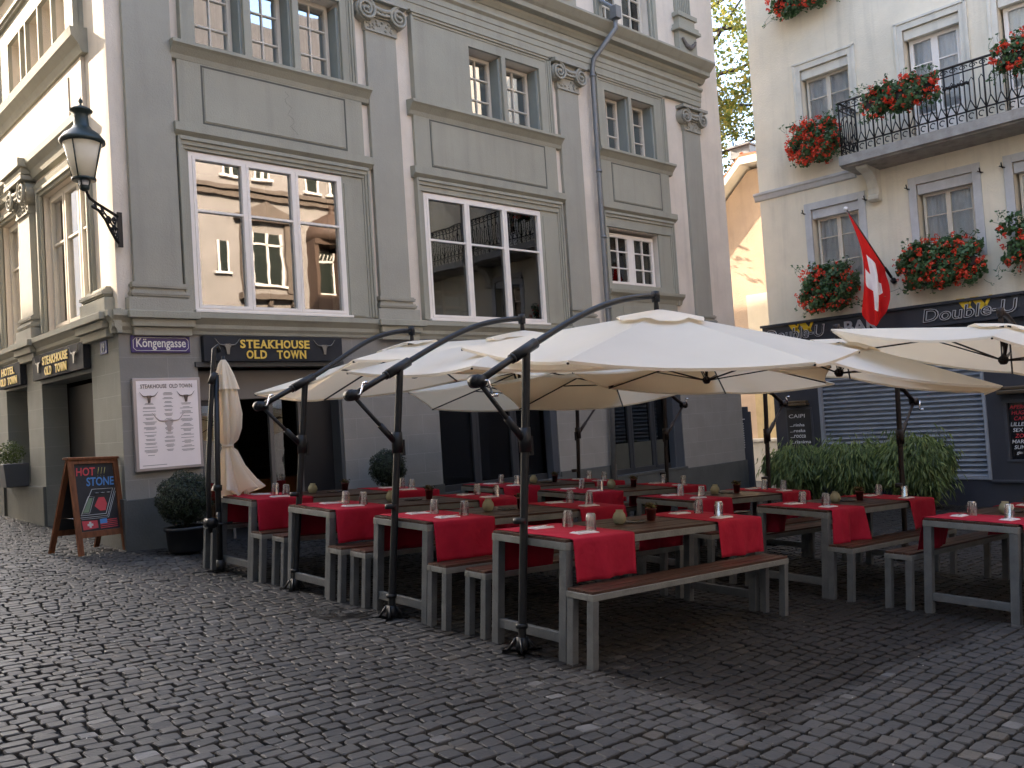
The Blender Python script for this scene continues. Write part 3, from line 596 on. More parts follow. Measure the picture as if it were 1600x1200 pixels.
def skull(mb, P, cu, cv, s, n_):
    """a longhorn skull: sweeping horns and a tapering face"""
    for sg in (-1, 1):
        pts = [P(cu + sg * s * a, cv + s * b) + n_ * .008 for a, b in ((.10, .12), (.35, .08), (.62, .12), (.80, .30), (.95, .52), (1.05, .60))]
        mb.tube(pts, [s * r for r in (.065, .06, .045, .03, .018, .006)], 6)
    f = [(-.22, .16), (.22, .16), (.28, .02), (.17, -.12), (.13, -.38), (.10, -.62), (-.10, -.62), (-.13, -.38), (-.17, -.12), (-.28, .02)]
    a = [P(cu + s * x, cv + s * y) + n_ * .004 for x, y in f]; b = [p + n_ * .012 for p in a]; n = len(f)
    mb.add(a + b, [tuple(range(n, 2 * n))] + [(i, (i + 1) % n, n + (i + 1) % n, n + i) for i in range(n)])
SIGNM = paint('dark_bronze_board', (.036, .037, .041), .75, .12, 3, spec=.15)
def steak_sign(fr, u0, u1, v0, v1, flipu, label, words, sk=True):
    U = fr.U * (-1 if flipu else 1); base = u1 if flipu else u0; Wd = u1 - u0; H = v1 - v0
    P = lambda a, b: fr.P(base, v0, .125) + U * a + Z3 * b
    mb = MB(); fr.box(mb, u0, u1, v0, v1, .03, .12); o = mb.build('fascia_sign', SIGNM, None, bevel=.005); tag(o, label, 'sign')
    mb = MB(); c = Wd / 2
    if words[0] == 'STEAKHOUSE': serif_text(mb, 'STEAKHOUSE', P, c - .265 * Wd + .01, c + .24 * Wd, H * .52, H * .34, U); serif_text(mb, 'OLD  TOWN', P, c - .22 * Wd, c + .21 * Wd, H * .10, H * .34, U)
    else: serif_text(mb, 'HOTEL', P, c - .32 * Wd, c + .28 * Wd, H * .54, H * .34, U); serif_text(mb, 'OLD TOWN', P, c - .40 * Wd, c + .38 * Wd, H * .10, H * .34, U)
    mb.build('lettering', GOLD, o)
    if sk:
        n_ = U.cross(Z3)
        for cu in (.155, .855):
            mb = MB(); skull(mb, P, Wd * cu, H * .60, H * .52, n_); mb.build('skull_emblem', paint('bronze_relief', (.20, .185, .16), .4, .1, metal=.3), o)
    return o
steak_sign(FF, 4.99, 7.10, 2.60, 2.94, False, 'dark fascia sign reading STEAKHOUSE OLD TOWN over the square entrance', ('STEAKHOUSE', 'OLD TOWN'))
steak_sign(FL, 12.18, 14.48, 2.615, 2.975, True, 'dark fascia sign reading STEAKHOUSE OLD TOWN over the lane door', ('STEAKHOUSE', 'OLD TOWN'))
steak_sign(FL, 15.14, 16.40, 2.615, 2.975, True, 'small dark sign reading HOTEL OLD TOWN over the lane window', ('HOTEL', 'OLD TOWN'), False)
mb = MB(); FL.box(mb, 11.55, 11.79, 2.75, 2.92, .02, .035); o = mb.build('house_number_plate', NUMBLUE, None, bevel=.003); tag(o, 'small blue enamel plate with the number 19 near the corner', 'number plate')
mb = MB(); put_text(mb, '19', FL.P(11.72, 2.775, .037), -FL.U, Z3, width=.11, height=.12, off=.01); mb.build('lettering', WHITEP, o)
# menu board
mb = MB(); FF.box(mb, 4.07, 4.93, 1.235, 2.395, .03, .085); mf = mb.build('menu_board', paint('brushed_frame', (.42, .38, .38), .35, .05, metal=.5), None, bevel=.005)
tag(mf, 'large framed steakhouse menu board on the corner pillar', 'menu board')
mb = MB(); FF.box(mb, 4.11, 4.89, 1.27, 2.36, .08, .088); mb.build('menu_sheet', paint('pale_menu_paper', (.92, .84, .83), .55, .06, 2), mf)
GP = plain('grey_print', (.20, .18, .18), .6); BP = plain('brown_print', (.12, .085, .07), .6)
mb = MB(); put_text(mb, 'STEAKHOUSE  OLD TOWN', FF.P(4.16, 2.265, .089), FF.U, Z3, width=.66, height=.052, off=.01, ext=.001)
mb.build('heading', BP, mf)
mb = MB(); Pm = lambda a, b: FF.P(4.07, 1.235, .0885) + FF.U * a + Z3 * b
skull(mb, Pm, .19, .92, .115, Vector((0, -1, 0))); skull(mb, Pm, .66, .92, .115, Vector((0, -1, 0))); mb.build('skull_emblem', BP, mf)
mb = MB(); skull(mb, Pm, .43, .60, .20, Vector((0, -.1, 0))); mb.build('watermark_skull', paint('faint_print', (.50, .42, .40), .6, .05), mf)
mb = MB()
for c, v0, v1, wd in ((.19, .17, .84, .17), (.43, .22, .97, .14), (.66, .22, .83, .17)):
    v = v1
    while v > v0:
        for k in range(random.choice((1, 2, 2, 3))):
            hw = wd * random.uniform(.35, .75) / 1.5; FF.box(mb, 4.07 + c - hw, 4.07 + c + hw, 1.235 + v, 1.235 + v + .006, .088, .0895); v -= .014
        v -= .022
FF.box(mb, 4.15, 4.45, 1.30, 1.306, .088, .0895)
mb.build('print_lines', GP, mf)
# wall lantern
LMP = tag(empty('wall_lantern', (4.02, 11.15, 4.05)), 'green capped frosted glass lantern on an ornate iron bracket at the building corner', 'street lamp')
GREEN = paint('dark_green_iron', (.022, .035, .034), .42, .15, 12, metal=.3)
lx, ly = 3.50 - 4.02, 10.76 - 11.15
mb = MB(); mb.box(-.035, .03, -.03, .0, -.02, .42); mb.build('wall_plate', IRON, LMP, bevel=.006)
mb = MB(); d = Vector((lx, ly, 0)); dn = d.normalized(); side = Vector((-dn.y, dn.x, 0))
Q = lambda a, b: dn * (a * d.length) + Z3 * b
mb.tube([Q(0, .36), Q(.35, .40), Q(.7, .44), Q(.86, .47), Q(.93, .52), Q(1.0, .60)], .018, 6)
mb.tube([Q(0, .02), Q(.12, .06), Q(.28, .16), Q(.42, .27), Q(.62, .36), Q(.80, .38)], .018, 6)
for a0, b0, r in ((.15, .17, .06), (.32, .28, .05), (.50, .355, .035), (.16, .29, .045), (.72, .39, .03), (.08, .10, .03)):
    mb.tube([Q(a0 + r / d.length * math.cos(t) * (1 - t / 14), b0 + r * math.sin(t) * (1 - t / 14)) for t in [i * .6 for i in range(16)]], .011, 5)
mb.tube([Q(0, .2), Q(.2, .22), Q(.4, .33), Q(.55, .40)], .012, 5); mb.tube([Q(.05, .35), Q(.2, .2), Q(.3, .19)], .012, 5)
mb.build('bracket', IRON, LMP)
Lc = Vector((lx, ly, 0)); zo = -4.05
mb = MB(); mb.lathe([(.02, 4.58), (.055, 4.60), (.06, 4.63), (.05, 4.66)], Lc + Z3 * zo, 12)
for k in range(4):
    a = PI / 4 + k * PI / 2; mb.tube([Lc + Vector((math.cos(a) * .05, math.sin(a) * .05, 4.62 + zo)), Lc + Vector((math.cos(a) * .075, math.sin(a) * .075, 4.72 + zo))], .010, 5)
    mb.tube([Lc + Vector((math.cos(a) * .125, math.sin(a) * .125, 4.71 + zo)), Lc + Vector((math.cos(a) * .225, math.sin(a) * .225, 5.16 + zo))], .009, 5)
mb.lathe([(.12, 4.70), (.135, 4.705), (.135, 4.73), (.12, 4.735)], Lc + Z3 * zo, 20)
mb.build('lamp_frame', GREEN, LMP)
mb = MB(); mb.lathe([(.05, 4.63), (.07, 4.70)], Lc + Z3 * zo, 12); mb.build('lower_glass', plain('pale_glass', (.6, .62, .66), .2), LMP)
mb = MB(); mb.lathe([(.115, 4.735), (.215, 5.15)], Lc + Z3 * zo, 24); mb.build('lamp_glass', cloth('frosted_glass', (.88, .84, .74), .5, .35), LMP)
mb = MB(); mb.lathe([(.235, 5.14), (.25, 5.15), (.25, 5.18), (.235, 5.20), (.20, 5.25), (.12, 5.31), (.085, 5.36), (.075, 5.48), (.08, 5.50), (.125, 5.525), (.13, 5.54), (.09, 5.57), (.02, 5.60), (.012, 5.62), (.025, 5.645), (.02, 5.67), (.006, 5.69), (.003, 5.73)], Lc + Z3 * zo, 24)
mb.build('lamp_cap', GREEN, LMP)
# wooden shelving seen through the second big window
mb = MB()
for x in (9.1, 10.3, 11.45): mb.box(x, x + .07, 12.6, 12.95, 3.3, 4.35)
for z in (3.45, 3.72, 4.0, 4.28): mb.box(9.1, 11.52, 12.62, 12.95, z, z + .05)
tag(mb.build('wooden_shelf', plain('orange_shelf_wood', (.32, .10, .035), .5), None, bevel=.004), 'orange brown wooden shelving behind the glass of the second big window', 'shelf')
# ================================================================ BAR BUILDING ON THE RIGHT
BAR = tag(empty('bar_building', (18.9, 5, -.7)), 'cream plastered house with a navy bar front, balcony and geranium boxes', 'building')
BAR_OFF = Vector((18.9, 5, -.7))
def barpart(mb, name, mat, bevel=0, par=None):
    o = mb.build(name, mat, par or BAR, bevel=bevel)
    if par is None: o.location = -BAR_OFF
    return o
low = [(8.12, 9.18, 4.10, 5.70), (5.88, 6.93, 4.10, 5.72), (4.12, 5.18, 4.10, 5.72), (1.9, 2.95, 4.1, 5.72)]
upp = [(8.10, 9.19, 7.50, 8.78), (5.88, 6.95, 6.50, 8.85), (4.10, 5.21, 6.50, 8.85), (1.9, 2.95, 6.5, 8.85)]
top = [(8.10, 9.19, 10.55, 11.8), (5.88, 6.95, 10.55, 11.8), (4.1, 5.2, 10.55, 11.8)]
mb = MB(); FR.wall(mb, -4, 10.40, 3.27, 14.5, 0, low + upp + top, .35); barpart(mb, 'upper_wall', WALLR)
mb = MB(); FR.wall(mb, -4, 10.41, -2, 3.27, .03, [(5.98, 9.31, -.14, 2.35), (9.50, 10.14, .45, 1.42), (4.55, 5.66, .21, 1.32)], .30); barpart(mb, 'bar_front', NAVY)
mb = MB(); mb.box(19.26, 26, 10.55, 10.90, -2, 14.8); mb.box(25.6, 26, -4, 10.5, -2, 14.8); mb.box(21.2, 21.4, -4, 10.5, -2, 14.8); barpart(mb, 'side_wall', WALLR)
mb = MB(); mb.box(18.3, 26.3, -4.3, 11.3, 15.15, 15.4); barpart(mb, 'roof', paint('roof_tile', (.25, .10, .06), .8, .2, 4))
mb = MB(); FR.box(mb, -4, 10.5, 2.86, 3.27, .03, .15); FR.box(mb, -4, 10.52, 3.26, 3.315, .03, .22); barpart(mb, 'bar_fascia', NAVY, .006)
mb = MB(); FR.box(mb, -4, 5.97, -.19, -.145, .03, .10); FR.box(mb, 9.32, 10.43, .37, .41, .03, .08); barpart(mb, 'sill_ledge', NAVYL, .004)
mb = MB(); FR.prism(mb, [(0, 6.16), (.05, 6.18), (.08, 6.26), (.12, 6.29), (.12, 6.34), (0, 6.37)], 8.12, 10.50); fixn(barpart(mb, 'string_course', TRIMR))
def bar_window(h, trim, kind):
    a, b, c, d = h
    mb = MB(); t = .13 if kind != 'low' else .15
    for q in ((a - t, a, c, d + t), (b, b + t, c, d + t), (a, b, d, d + t)): FR.box(mb, *q, -.02, .035)
    if kind != 'low':
        for q in ((a - t - .03, a - t + .03, c, d + t + .03), (b + t - .03, b + t + .03, c, d + t + .03), (a - t - .03, b + t + .03, d + t, d + t + .05)): FR.box(mb, *q, 0, .06)
    barpart(mb, 'window_surround', trim, .006)
    bl = .20
    mb = MB(); FR.box(mb, a + .01, b - .01, d - bl, d - .005, -.16, -.02); barpart(mb, 'blind_box', trim if kind != 'low' else TRIMR, .006)
    if kind == 'door':
        f = window(BAR, FR, a + .05, b - .05, c, d - bl, -.17, 2, (c + .62, c + 1.62), 0, .04, .035, .06, .024, WWHITE, GL_OLD, CURT, cw=.05, name='balcony_door')
        mb = MB(); FR.box(mb, a + .1, b - .1, c + .06, c + .58, -.215, -.19); mb.build('lower_panel', WWHITE, f, bevel=.004)
    else:
        f = window(BAR, FR, a + .05, b - .05, c, d - bl, -.17, 2, ((5.07, 4.53) if kind == 'low' else (c + .63,)), 0, .028, .022, .042, .020, WCREAM, GL_OLD, CURT, cw=.05)
    f.location = -BAR_OFF
    if kind != 'low': return
    for u in (a - .16, b + .16):
        mb = MB(); mb.tube([FR.P(u, d - .06, .0), FR.P(u, d - .05, .07), FR.P(u, d + .03, .10)], .012, 5); mb.tube([FR.P(u + .05, d - .02, .06), FR.P(u - .05, d - .07, .06)], .01, 5); barpart(mb, 'shutter_hook', IRON)
for h in low: bar_window(h, TRIMR, 'low')
for h in upp: bar_window(h, TRIMC, 'door' if h[2] < 7 else 'up')
for h in top: bar_window(h, TRIMC, 'up')
# ribbed shutter
mb = MB(); n = 25; v0, v1 = -.10, 2.33; prof = []
for i in range(n * 8 + 1):
    v = v0 + (v1 - v0) * i / (n * 8); prof.append((v, -.06 + .036 * math.sin(2 * PI * i / 8)))
vs = [FR.P(u, v, w) for v, w in prof for u in (6.02, 9.27)]
mb.add(vs, [(2 * i, 2 * i + 1, 2 * i + 3, 2 * i + 2) for i in range(len(prof) - 1)])
o = barpart(mb, 'roller_shutter', SHUT)
mb = MB(); FR.box(mb, 5.97, 6.03, -.14, 2.35, -.05, .07); FR.box(mb, 9.26, 9.32, -.14, 2.35, -.05, .07); FR.box(mb, 6.03, 9.26, -.14, -.09, -.05, .05); barpart(mb, 'shutter_rail', SHUT, .004)
# window of the bar at the right with painted writing
mb = MB(); FR.box(mb, 4.53, 5.68, .19, .23, -.1, .06); FR.box(mb, 5.62, 5.68, .23, 1.30, -.1, .05); FR.box(mb, 4.53, 4.59, .23, 1.3, -.1, .05); FR.box(mb, 4.53, 5.68, 1.29, 1.34, -.1, .06); f = barpart(mb, 'bar_window', NAVYL, .004)
mb = MB(); FR.box(mb, 4.59, 5.62, .23, 1.29, -.06, -.04); mb.build('pane', plain('black_glass', (.012, .012, .014), .12), f)
mb = MB(); FR.box(mb, 4.6, 5.72, 1.45, 1.53, .03, .26); FR.box(mb, 4.62, 5.70, 1.53, 1.60, .03, .18); o = barpart(mb, 'sign_lamp', paint('bronze_lamp', (.10, .075, .05), .4, .1, metal=.6), .02)
mb = MB()
R_ = -FR.U; WR = plain('red_paint_pen', (.60, .03, .05), .5); WW_ = plain('white_paint_pen', (.60, .60, .62), .5)
rows = (('APEROL SPRITZ', 0), ('HUGO', 0), ('CAMPARI ORANGE', 0), ('LILLET', 1), ('SEX ON THE B', 1), ('ZOMBIE', 0), ('MARGARITA', 1), ('SUMMER', 1), ('gin tonic', 1))
m2 = MB()
for k, (s, c) in enumerate(rows): put_text((mb, m2)[c], s, FR.P(5.60 - .03 * (k % 3), 1.17 - k * .107, -.036), R_, Z3, height=.075, off=.006, ext=.001, skew=.2)
mb.build('writing', WR, f); m2.build('writing', WW_, f)
# drinks chalkboard by the left edge
mb = MB(); FR.box(mb, 9.50, 10.14, .45, 1.42, -.02, .05); o = mb.build('drinks_board', NAVYL, None, bevel=.006); tag(o, 'narrow black drinks board listing caipi variants on the bar front', 'chalkboard')
mb = MB(); FR.box(mb, 9.54, 10.10, .49, 1.38, .04, .055); mb.build('board_face', BLACKP, o)
mb = MB(); put_text(mb, 'CAIPI', FR.P(10.06, 1.20, .057), R_, Z3, width=.40, height=.085, off=0, ext=.001, skew=.1)
for k, s in enumerate(('...rinha', '...roska', '...rocca', '...rissima')): put_text(mb, s, FR.P(10.05, 1.01 - k * .125, .057), R_, Z3, width=(.37, .38, .38, .50)[k], height=.07, off=.012, ext=.001, skew=.15)
mb.build('writing', WW_, o)
mb = MB(); FR.box(mb, 9.55, 10.12, 1.47, 1.52, .03, .22); FR.box(mb, 9.58, 10.05, 1.52, 1.58, .03, .16); o = mb.build('board_lamp', paint('bronze_lamp_small', (.14, .10, .06), .4, .1, metal=.6), None, bevel=.015); tag(o, 'bronze strip lamp above the caipi drinks board', 'lamp')
# bar lettering
YEL = plain('yellow_letter', (.72, .48, .02), .4); CHR = plain('chrome_edge', (.50, .50, .53), .35, .2)
def bar_letters(u, v, Wd, label):
    q_ = Wd / 1.75
    o = empty('bar_lettering', FR.P(u, v, .15)); tag(o, label, 'sign'); off = Vector(o.location)
    mb = MB(); b = FR.P(u - .64 * q_, v + .19, .152) - off
    def q(x0, y0, x1, y1, wd): mb.add([b + R_ * x0 + Z3 * y0, b + R_ * (x0 + wd) + Z3 * y0, b + R_ * (x1 + wd) + Z3 * y1, b + R_ * x1 + Z3 * y1] + [b + R_ * x0 + Z3 * y0 + FR.N * .012, b + R_ * (x0 + wd) + Z3 * y0 + FR.N * .012, b + R_ * (x1 + wd) + Z3 * y1 + FR.N * .012, b + R_ * x1 + Z3 * y1 + FR.N * .012], [(4, 5, 6, 7), (0, 1, 5, 4), (1, 2, 6, 5), (2, 3, 7, 6), (3, 0, 4, 7)])
    q(0, .20, .16, -.06, .16); q(.28, .20, .16, -.06, .05); q(.26, .20, .44, -.06, .16); q(.62, .20, .48, -.06, .06)
    mb.build('yellow_w', YEL, o)
    mb = MB(); put_text(mb, 'Double-U', FR.P(u, v, .165) - off, R_, Z3, width=Wd, height=.27, off=.022, ext=.02, skew=.18); mb.build('letter_edges', CHR, o)
    mb = MB(); put_text(mb, 'Double-U', FR.P(u - .016, v + .012, .1865) - off, R_, Z3, width=Wd - .032, height=.246, off=-.012, ext=.003, skew=.18); mb.build('letter_faces', plain('letter_black', (.015, .015, .018), .25), o)
bar_letters(6.95, 2.95, 1.75, 'chrome edged lettering with a yellow W, right of BAR on the navy fascia')
bar_letters(10.39, 2.93, 1.42, 'chrome edged lettering with a yellow W at the left end of the navy fascia')
mb = MB(); put_text(mb, 'BAR', FR.P(8.56, 2.93, .155), R_, Z3, width=.74, height=.26, off=.02, ext=.03); o = mb.build('bar_sign', plain('pale_letter', (.40, .40, .42), .35), None); tag(o, 'pale grey letters BAR behind the tip of the flag', 'sign')
# balcony
mb = MB(); FR.prism(mb, [(0, 6.20), (.78, 6.23), (.80, 6.26), (.87, 6.27), (.87, 6.46), (.0, 6.48)], -2, 8.08); fixn(barpart(mb, 'balcony_slab', SLAB))
for u in (7.62, 3.9, 1.6):
    mb = MB(); pr = [(0, 5.56), (.14, 5.56), (.19, 5.60), (.19, 5.66), (.14, 5.70), (.15, 5.82), (.24, 6.00), (.40, 6.12), (.62, 6.17), (.66, 6.20), (.66, 6.225), (0, 6.195)]
    FR.prism(mb, pr, u, u + .22); fixn(barpart(mb, 'balcony_bracket', TRIMC))
mb = MB()
def rail_run(P, L):
    """wrought iron railing of length L along P(s, v)"""
    for v, r in ((7.56, .026), (7.41, .015), (6.66, .018)): mb.tube([P(0, v), P(L, v)], r, 5)
    n = max(2, int(L / .17))
    for k in range(n + 1):
        s = L * k / n; big = k % 4 == 0
        mb.tube([P(s, 6.47), P(s, 7.56)], .018 if big else .013, 5)
        if not big and k < n + 1:
            pass
        if k < n:
            h = L / n; m_ = s + h / 2
            mb.tube([P(s + .008, 6.66), P(m_, 6.86), P(m_, 7.20), P(m_ + h * .25, 7.27), P(m_ + h * .5, 7.20)], .0115, 4)
            mb.tube([P(s + h, 6.66), P(m_, 6.86)], .0115, 4)
            mb.tube([P(s + h * (.5 + .28 * math.cos(t)), 6.57 + .05 * math.sin(t)) for t in [.6 + i * .55 for i in range(9)]], .011, 4)
            if k % 2 < 2: mb.tube([P(s + h * (1 + .45 * math.cos(t) * (1 - t / 12)), 7.485 + .05 * math.sin(t) * (1 - t / 12)) for t in [i * .6 for i in range(15)]], .010, 4)
rail_run(lambda s, v: FR.P(8.04 - s, v, .80), 9.6); rail_run(lambda s, v: FR.P(8.04, v, .80 - s), .78)
for k in range(9): mb.tube([FR.P(5.55 + k * .05, 7.16 + .02 * (k % 2), .83), FR.P(5.6 + k * .05, 7.20, .83)], .03, 5)
mb.build('balcony_railing', plain('balcony_iron', (.010, .008, .008), .5), BAR).location = -BAR_OFF
# ---- geranium boxes
def gbox(u0, u1, v0, v1, w0, w1, label, nl, nf, boxv=None, droop=.3):
    c = FR.P((u0 + u1) / 2, v0, (w0 + w1) / 2); o = empty('geranium_box', c); tag(o, label, 'flower box', 'geranium boxes on the bar building'); off = c
    bv = boxv if boxv else v0 + (v1 - v0) * .35
    mb = MB(); FR.box(mb, u0 + .15, u1 - .15, bv, bv + .16, (w0 + w1) / 2 - .08, (w0 + w1) / 2 + .09); mb.v = [tuple(Vector(p) - off) for p in mb.v]; mb.build('planter', plain('brown_planter', (.03, .022, .018), .7), o)
    U2, V2 = (u1 - u0) / 2, (v1 - v0) / 2; W2 = (w1 - w0) / 2
    lumps = [(random.uniform(-.8, .8), random.uniform(-.5, .5), random.uniform(.6, 1.1)) for _ in range(14)]
    def pos(i, out=.0):
        while True:
            a, b, cc = random.uniform(-1, 1), random.uniform(-1, 1), random.uniform(-1, 1)
            r = (abs(a) ** 2.6 + abs(b) ** 2.2 + abs(cc) ** 2)
            if .25 < r < 1.05 + .55 * math.sin(a * 8 + b * 5 + u0) * (.5 + .5 * abs(math.sin(b * 6 + a * 5))): break
        p = FR.P((u0 + u1) / 2 + a * U2, (v0 + v1) / 2 + b * V2, (w0 + w1) / 2 + cc * W2) - off
        return p, (-(cc), a * .6, b * .6 + .2)
    mb = MB(); leaves(nl, pos, .038, mb); l = mb.build('foliage', LEAFG, o); l['kind'] = 'stuff'
    mb = MB()
    for i in range(nf):
        while True:
            a, b = random.uniform(-1.05, 1.05), random.uniform(-1.05, 1.12)
            if abs(a) ** 2.6 + abs(b) ** 2.2 < 1.15: break
        cc = random.uniform(.55, 1.15) if random.random() < .8 else random.uniform(-1, .5)
        p = FR.P((u0 + u1) / 2 + a * U2, (v0 + v1) / 2 + b * V2, (w0 + w1) / 2 + cc * W2 * (1 - .3 * abs(a))) - off
        R0 = random.uniform(.030, .070)
        for k in range(9):
            d = Vector((random.gauss(0, 1), random.gauss(0, 1), random.gauss(0, 1))).normalized(); leaves(1, lambda i: (p + d * R0 * .8, d), R0 * .42, mb)
    l = mb.build('blossoms', REDF, o); l['kind'] = 'stuff'
    mb = MB()
    for i in range(60):
        a = random.uniform(-1.15, 1.15); b = random.choice((-1, 1)) * random.uniform(.7, 1.15)
        p = FR.P((u0 + u1) / 2 + a * U2 * .9, (v0 + v1) / 2 + b * V2 * .8, (w0 + w1) / 2 + W2 * random.uniform(0, .8)) - off
        e = p + Vector((random.gauss(0, .04), random.gauss(0, .09), .13 * (1 if b > 0 else -.8) * random.uniform(.5, 1.3))); mb.tube([p, (p + e) / 2 + Vector((0, .02, 0)), e], .004, 4)
        leaves(4, lambda i: (e + Vector((random.gauss(0, .02), random.gauss(0, .02), random.gauss(0, .02))), (0, 0, 1)), .025, mb)
    l = mb.build('stray_stems', LEAFG, o); l['kind'] = 'stuff'
gbox(8.12, 9.42, 3.42, 4.42, .05, .62, 'overflowing geranium box under the window behind the flag', 2600, 105)
gbox(5.68, 7.30, 3.58, 4.52, .05, .62, 'wide full geranium box above the right bar lettering, below the balcony', 3000, 120)
gbox(3.7, 5.42, 3.62, 4.75, .05, .62, 'geranium box at the lower right picture edge under a window', 2200, 80)
gbox(8.22, 9.40, 6.62, 7.52, .05, .60, 'dense red geranium box beside the left end of the balcony', 1900, 190)
gbox(8.00, 9.60, 9.92, 10.65, .05, .55, 'geranium box on the top floor, cut by the upper picture edge', 1500, 110)
gbox(6.02, 7.55, 6.98, 7.62, .72, 1.12, 'long geranium box hung on the balcony rail in front of the door', 1500, 80, 7.2)
gbox(3.9, 5.10, 7.06, 7.72, .72, 1.12, 'geranium box on the balcony rail at the right picture edge', 1100, 80, 7.25)
# ---- flag
base = Vector((18.87, 7.88, 3.98)); tip = Vector((17.60, 8.22, 5.48))
FLG = tag(empty('swiss_flag', base), 'red flag with white cross hanging from a slanting pole over the bar', 'flag')
mb = MB(); mb.tube([Vector((0, 0, 0)), (tip - base)], .018, 8); mb.build('flag_pole', plain('dark_pole', (.05, .03, .025), .4), FLG)
mb = MB(); mb.tube([Vector((.02, 0, 0)), Vector((-.04, .01, .04))], .06, 8); mb.tube([(tip - base) * .06, (tip - base) * .2], .03, 8); mb.build('pole_holder', IRON, FLG)
mb = MB(); mb.lathe([(.0, -.045), (.035, -.03), (.045, 0), (.035, .03), (0, .045)], tip - base, 12); mb.build('finial', plain('white_knob', (.8, .8, .8), .2), FLG)
mb = MB(); n1, n2 = 44, 60; vs = []; RW = []
BL = Vector((17.70, 8.10, 3.40)); BR = Vector((18.30, 7.78, 3.55)); BM = Vector((17.95, 7.97, 3.04))
for j in range(n2 + 1):
    for i in range(n1 + 1):
        a, b = i / n1, j / n2; s = .97 - .78 * a; t = base + (tip - base) * s
        bt = BL * (1 - a) ** 2 + BM * 2 * a * (1 - a) * 1.0 + BR * a * a; bt.z -= .25 * math.sin(PI * a)
        p = t * (1 - b) + bt * b; e = b * (1 - b)
        p = p + Vector((.0, -.16, 0)) * math.sin(PI * b) * (1 - a) * .9
        f = .085 * math.sin(a * 12 + b * 3.0) * min(1, b * 2.5) + .02 * math.sin(a * 29 - b * 4) * b
        p = p + Vector((-.65, -.75, .0)) * f; vs.append(p - base)
        RW.append((a, b))
fs = []; mi = []
for j in range(n2):
    for i in range(n1):
        q = j * (n1 + 1) + i; a, b = (i + .5) / n1, (j + .5) / n2
        cr = (abs(a - .5) < .11 and abs(b - .54) < .30) or (abs(b - .54) < .095 and abs(a - .5) < .33)
        mb.add([], []); fs.append((q, q + 1, q + n1 + 2, q + n1 + 1)); mi.append(1 if cr else 0)
mb.v = [tuple(v) for v in vs]; mb.f = fs; mb.mi = mi; mb.sm = [True] * len(fs)
mb.build('flag_cloth', [cloth('flag_red', (.62, .02, .018), .3), cloth('flag_white', (.78, .76, .76), .3)], FLG)
# ---- bamboo pots in front of the shutter
def bamboo(x, y, R, H, n, label):
    z = G(x, y) - .04; o = empty('potted_bamboo', (x, y, z)); tag(o, label, 'plant', 'bamboo pots in front of the bar shutter')
    mb = MB(); mb.lathe([(.20, 0), (.27, .30), (.29, .30), (.29, .33), (.25, .33), (.24, .28), (.02, .28)], (0, 0, 0), 20); mb.build('pot', POTD, o)
    mb = MB(); tips = []
    for k in range(46):
        a = random.uniform(0, 2 * PI); r = R * math.sqrt(random.random()); h = H * random.uniform(.50, 1.14); b = Vector((.14 * math.cos(a), .14 * math.sin(a), .28)); t = Vector((r * math.cos(a), r * math.sin(a) * 1.15, h * (1 - .22 * (r / R) ** 2)))
        m1 = b.lerp(t, .5) + Vector((0, 0, .2)); e = t + Vector((math.cos(a), math.sin(a), 0)) * .12 - Vector((0, 0, .08)); mb.tube([b, m1, t, e], [.007, .006, .004, .002], 4); tips += [(b, m1, t, e)]
    mb.build('stems', plain('bamboo_stem', (.08, .09, .03), .5), o)
    def pos(i):
        b, m1, t, e = random.choice(tips); s = random.random() ** .7
        p = b.lerp(m1, s * 2) if s < .5 else m1.lerp(t, s * 2 - 1); p = p + Vector((random.gauss(0, .13), random.gauss(0, .13), random.gauss(0, .10) - .08))
        if random.random() < .32:
            th = random.uniform(0, 2 * PI); ph = random.uniform(-.9, 1.3); k_ = random.uniform(.8, 1.0); p = Vector((R * k_ * math.cos(th) * math.cos(ph), R * 1.2 * k_ * math.sin(th) * math.cos(ph), H * .60 + H * .34 * k_ * math.sin(ph) + .05 * math.sin(th * 7)))
        d = Vector((p.x, p.y, 0)); return p, (d.normalized() * .8 if d.length > .01 else Vector((1, 0, 0)))
    mb = MB(); leaves(n, pos, .060, mb, shape='blade', droop=1.3); l = mb.build('leaves', LEAFB, o); l['kind'] = 'stuff'
bamboo(17.75, 9.75, .68, 1.30, 7500, 'low dark bamboo pot at the left end by the alley')
bamboo(17.75, 8.55, .68, 1.40, 7500, 'middle bamboo pot in front of the ribbed shutter')
bamboo(17.6, 7.25, .62, 1.58, 7500, 'tallest bright bamboo pot on the right, behind a parasol pole')
# ---- stand by the alley
mb = MB(); mb.box(17.92, 17.97, 11.02, 11.52, -.6, 1.40); mb.box(17.93, 17.96, 11.08, 11.46, 1.40, 1.52)
o = mb.build('alley_notice_board', NAVYL, None, bevel=.01); tag(o, 'tall dark notice board standing at the mouth of the alley', 'notice board')
mb = MB()
for k in range(11): mb.box(17.912, 17.919, 11.20, 11.36, 1.12 - k * .055, 1.14 - k * .055)
mb.box(17.912, 17.919, 11.16, 11.40, 1.22, 1.24); mb.build('print_lines', WHITEP, o)
